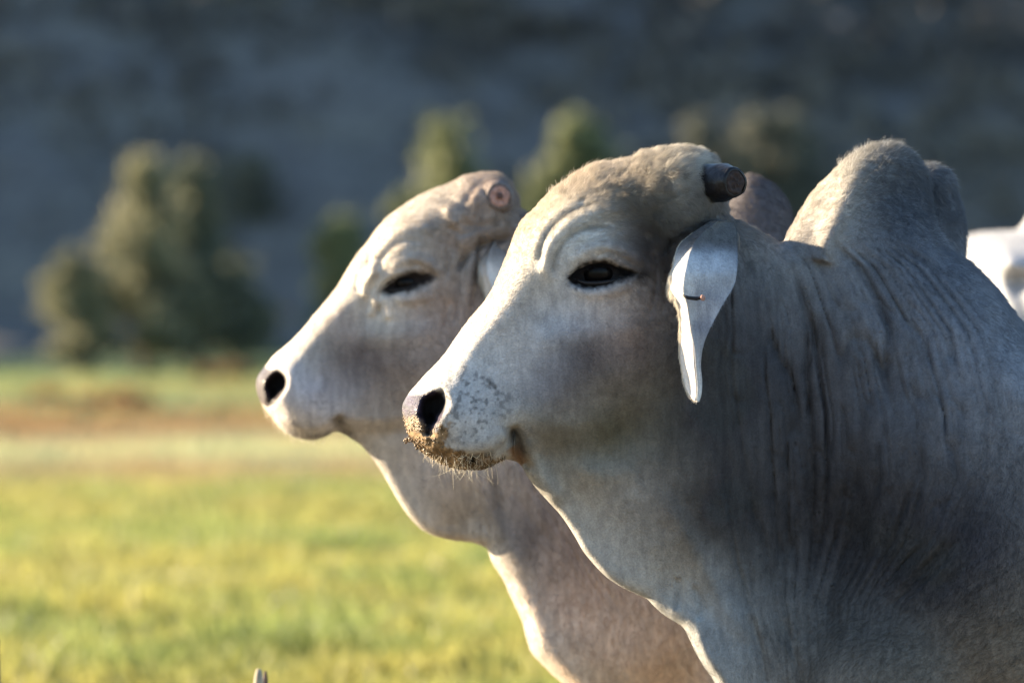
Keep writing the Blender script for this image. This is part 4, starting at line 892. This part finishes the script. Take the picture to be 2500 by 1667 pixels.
tree(1410, 300, 885, 80, 124, 9, L_LIME, 'round-topped green tree behind the grey cow\'s forehead', [(0,330,50),(50,400,55),(-60,450,55),(-90,520,50)], 5200, 'young_tree', 'tree', False)
tree(1705, 290, 700, 42, 131, 10, L_DULL, 'thin dull sapling behind the grey cow\'s horn', [(0,330,30),(90,390,60)], 2600, 'young_tree', 'tree')
tree(1900, 285, 700, 130, 132, 12, L_DULL, 'dim broad bush on the hill between horn and hump', [(-60,360,60),(40,350,70)], 4200, 'hill_bush', 'bush', False)
tree(600, 470, 700, 90, 131, 13, L_DULL, 'greyish bush on the lower hill right of the pines', [(-30,520,50),(50,540,55)], 3000, 'hill_bush', 'bush', False)
def mound(px, v, hw, hh, d, m, seed, label, n=2600, name='bracken_clump', cat='bracken', size=.07, group='rusty bracken clumps on the far field'):
    Y = d-12; g = np.random.default_rng(seed); c = at(px, v, Y); k = FPX/d; z0 = float(zfield(np.array(0.), np.array(float(Y))))
    c[2] = z0; t = empty(name, tuple(map(float, c)), label, cat, group); P = []
    for i in range(9):
        o = c+np.array([g.uniform(-1, 1)*hw/k*.8, g.uniform(-.4, .4), 0]); r = g.uniform(.4, .75)*hw/k*.55
        a = g.normal(0, 1, (n//9, 3)); a /= np.linalg.norm(a, axis=1, keepdims=True); a[:, 2] = abs(a[:, 2]); a *= g.random((n//9, 1))**.35; P.append(o+a*np.array([r, r, hh/k*g.uniform(.6, 1.1)]))
    P = np.concatenate(P); leaf_cloud('fronds', P, size, m, t, seed, np.clip(g.normal(.5, .22, len(P)), 0, 1))
    v_, f_ = tube([c+[0, 0, -.05], c+[.02, 0, hh/k*.6]], [.02, .008], 6); mesh_obj('stem', v_, f_, M_BARK, t)
for a in [(115, 965, 55, 42, 80, 21, 'small rusty bracken clump near the left edge'), (275, 985, 95, 50, 76, 22, 'widest rusty bracken clump on the far field, below the pines'), (545, 905, 60, 40, 106, 23, 'rusty bracken clump just left of the beige cow\'s nose')]:
    mound(a[0], a[1], a[2], a[3], a[4], L_RUST, a[5], a[6])
# scrub covering the hill: one uncountable mass
g = np.random.default_rng(77); P = []; tn = []
for i in range(5200):
    x = g.uniform(-36, 36); y = g.uniform(117.5, 141)
    z = float(zhill(np.array(x), np.array(y))); r = g.uniform(.2, .75); n = 34
    a = g.normal(0, 1, (n, 3)); a /= np.linalg.norm(a, axis=1, keepdims=True); a[:, 2] = abs(a[:, 2]); P.append(np.array([x, y, z])+a*[r, r, r*g.uniform(.6, 1.3)]*g.random((n, 1))**.3)
    tn.append(np.full(n, np.clip(.5+.55*vnoise(np.array(x*.45+40), np.array(y*1.6+z), 3.2, 5)+g.normal(0, .12), 0, 1)))
L_HEATH = leaf_material('heath_scrub', (.125, .117, .108), (.215, .195, .155), .15)
tag(leaf_cloud('scrub', np.concatenate(P), .16, L_HEATH, None, 78, np.concatenate(tn)), 'dark mixed scrub covering the shaded hillside', 'scrub', kind='stuff')

# ------------------------------------------------------------------ grass
def grass_mesh(name, n, dmin, dmax, hlo, hhi, seed, spread=1.35, wid=.006):
    g = np.random.default_rng(seed); d = g.uniform(dmin, dmax, n); x = g.uniform(-1, 1, n)*(1250/FPX*d*spread+.6); y = d-12
    cl = vnoise(x+70, y*1.+3, .55, 8); keep = g.random(n) < np.clip(.55+.6*cl, .12, 1); d, x, y = d[keep], x[keep], y[keep]; cl = cl[keep]; n = len(d)
    z = zfield(x, y)+0.0; h = g.uniform(hlo, hhi, n)*(1+.45*cl); k = 3
    base = np.repeat(np.stack([x, y, z-.03], -1), k, 0)+np.concatenate([g.normal(0, .02, (n*k, 2)), np.zeros((n*k, 1))], 1)
    h = np.repeat(h, k)*g.uniform(.5, 1.2, n*k)+.03; ph = g.uniform(0, 2*math.pi, n*k); w = wid*np.repeat(np.clip(d/22, 1, 3), k)*g.uniform(.7, 1.4, n*k)
    s = np.stack([np.cos(ph), np.sin(ph), 0*ph], -1)*w[:, None]; lean = g.normal(0, .35, (n*k, 2))*h[:, None]
    tip = base+np.concatenate([lean, h[:, None]], 1); mid = base+np.concatenate([lean*.35, h[:, None]*.6], 1)
    V = np.stack([base-s, base+s, mid+s*.8, tip, mid-s*.8], 1).reshape(-1, 3)
    o = mesh_obj(name, V, np.arange(len(V)).reshape(-1, 5), M_GRASS, None, False)
    c = grass_albedo(np.repeat(d, k), np.repeat(x, k))*1.15*g.uniform(.7, 1.3, (n*k, 1))*(1+.18*np.repeat(cl, k))[:, None]
    set_color(o, np.repeat(np.clip(c, 0, .6), 5, 0)); return o
def grass_material():
    m = bpy.data.materials.new('grass_blades'); m.use_nodes = True; t = m.node_tree; b = t.nodes['Principled BSDF']; out = t.nodes['Material Output']
    a = nd(t, 'ShaderNodeAttribute', attribute_name='coat'); t.links.new(a.outputs['Color'], b.inputs['Base Color']); b.inputs['Roughness'].default_value = .5; b.inputs['Specular IOR Level'].default_value = .3
    tr = nd(t, 'ShaderNodeBsdfTranslucent'); t.links.new(a.outputs['Color'], tr.inputs[0]); mx = nd(t, 'ShaderNodeMixShader'); mx.inputs[0].default_value = .45
    t.links.new(b.outputs[0], mx.inputs[1]); t.links.new(tr.outputs[0], mx.inputs[2]); t.links.new(mx.outputs[0], out.inputs[0]); return m
M_GRASS = grass_material()
tag(grass_mesh('grass', 165000, 19, 66, .03, .085, 41, 2.1), 'yellow green pasture grass lit low from the left', 'grass', kind='stuff')
tag(grass_mesh('grass', 16000, 8, 19, .04, .10, 42, 3., .005), 'short pasture grass under the cattle', 'grass', kind='stuff')
tag(grass_mesh('dry_grass', 26000, 66, 108, .04, .13, 43, 1.35), 'tall dry grass and weeds on the far field', 'grass', kind='stuff')

# ------------------------------------------------------------------ stalks close to the lens
def stalk(px, vtop, Y, r, lean, head, seed, label, m):
    top = at(px, vtop, Y); b = np.array([top[0]-lean, Y, 0.]); t = empty('grass_stalk', tuple(map(float, b)), label, 'stalk', 'dry stalks in the foreground')
    P = [b+(top-b)*s+np.array([lean*.25*math.sin(s*math.pi), 0, 0]) for s in np.linspace(0, 1, 12)]
    v, f = tube(P, [r*(1-.5*s) for s in np.linspace(0, 1, 12)], 7); mesh_obj('stem', v, f, m, t)
    if head:
        v, f = tube([P[-1]+(P[-1]-P[-2])/np.linalg.norm(P[-1]-P[-2])*q for q in np.linspace(-head[1], .002, 9)], [head[0]*math.sin(math.pi*(.12+.80*q))**.6 for q in np.linspace(0, 1, 9)], 9); mesh_obj('seed_head', v, f, m, t)
    for k in range(2):
        o = P[3+2*k]; e = o+np.array([(-1)**k*.07, .02, .10]); v, f = tube([o, (o+e)/2+[0, 0, .02], e], [.002, .0018, .0004], 5); mesh_obj('leaf', v, f, m, t)
M_STRAW = simple('dry_straw', (.40, .34, .25), .7, .2, 60, .3); M_STEM = simple('brown_stem', (.10, .065, .055), .7, .2, 60, .3)
stalk(632, 1636, -1.4, .0035, .02, (.0075, .05), 1, 'pale straw seed head poking up at the bottom edge', M_STRAW)
stalk(648, 1640, -1.35, .003, -.03, (.0035, .03), 2, 'dark thin stalk beside the pale seed head at the bottom edge', M_STEM)
stalk(-4, 1560, -1.4, .004, -.02, None, 3, 'brown stalk cut by the bottom left corner', M_STEM)
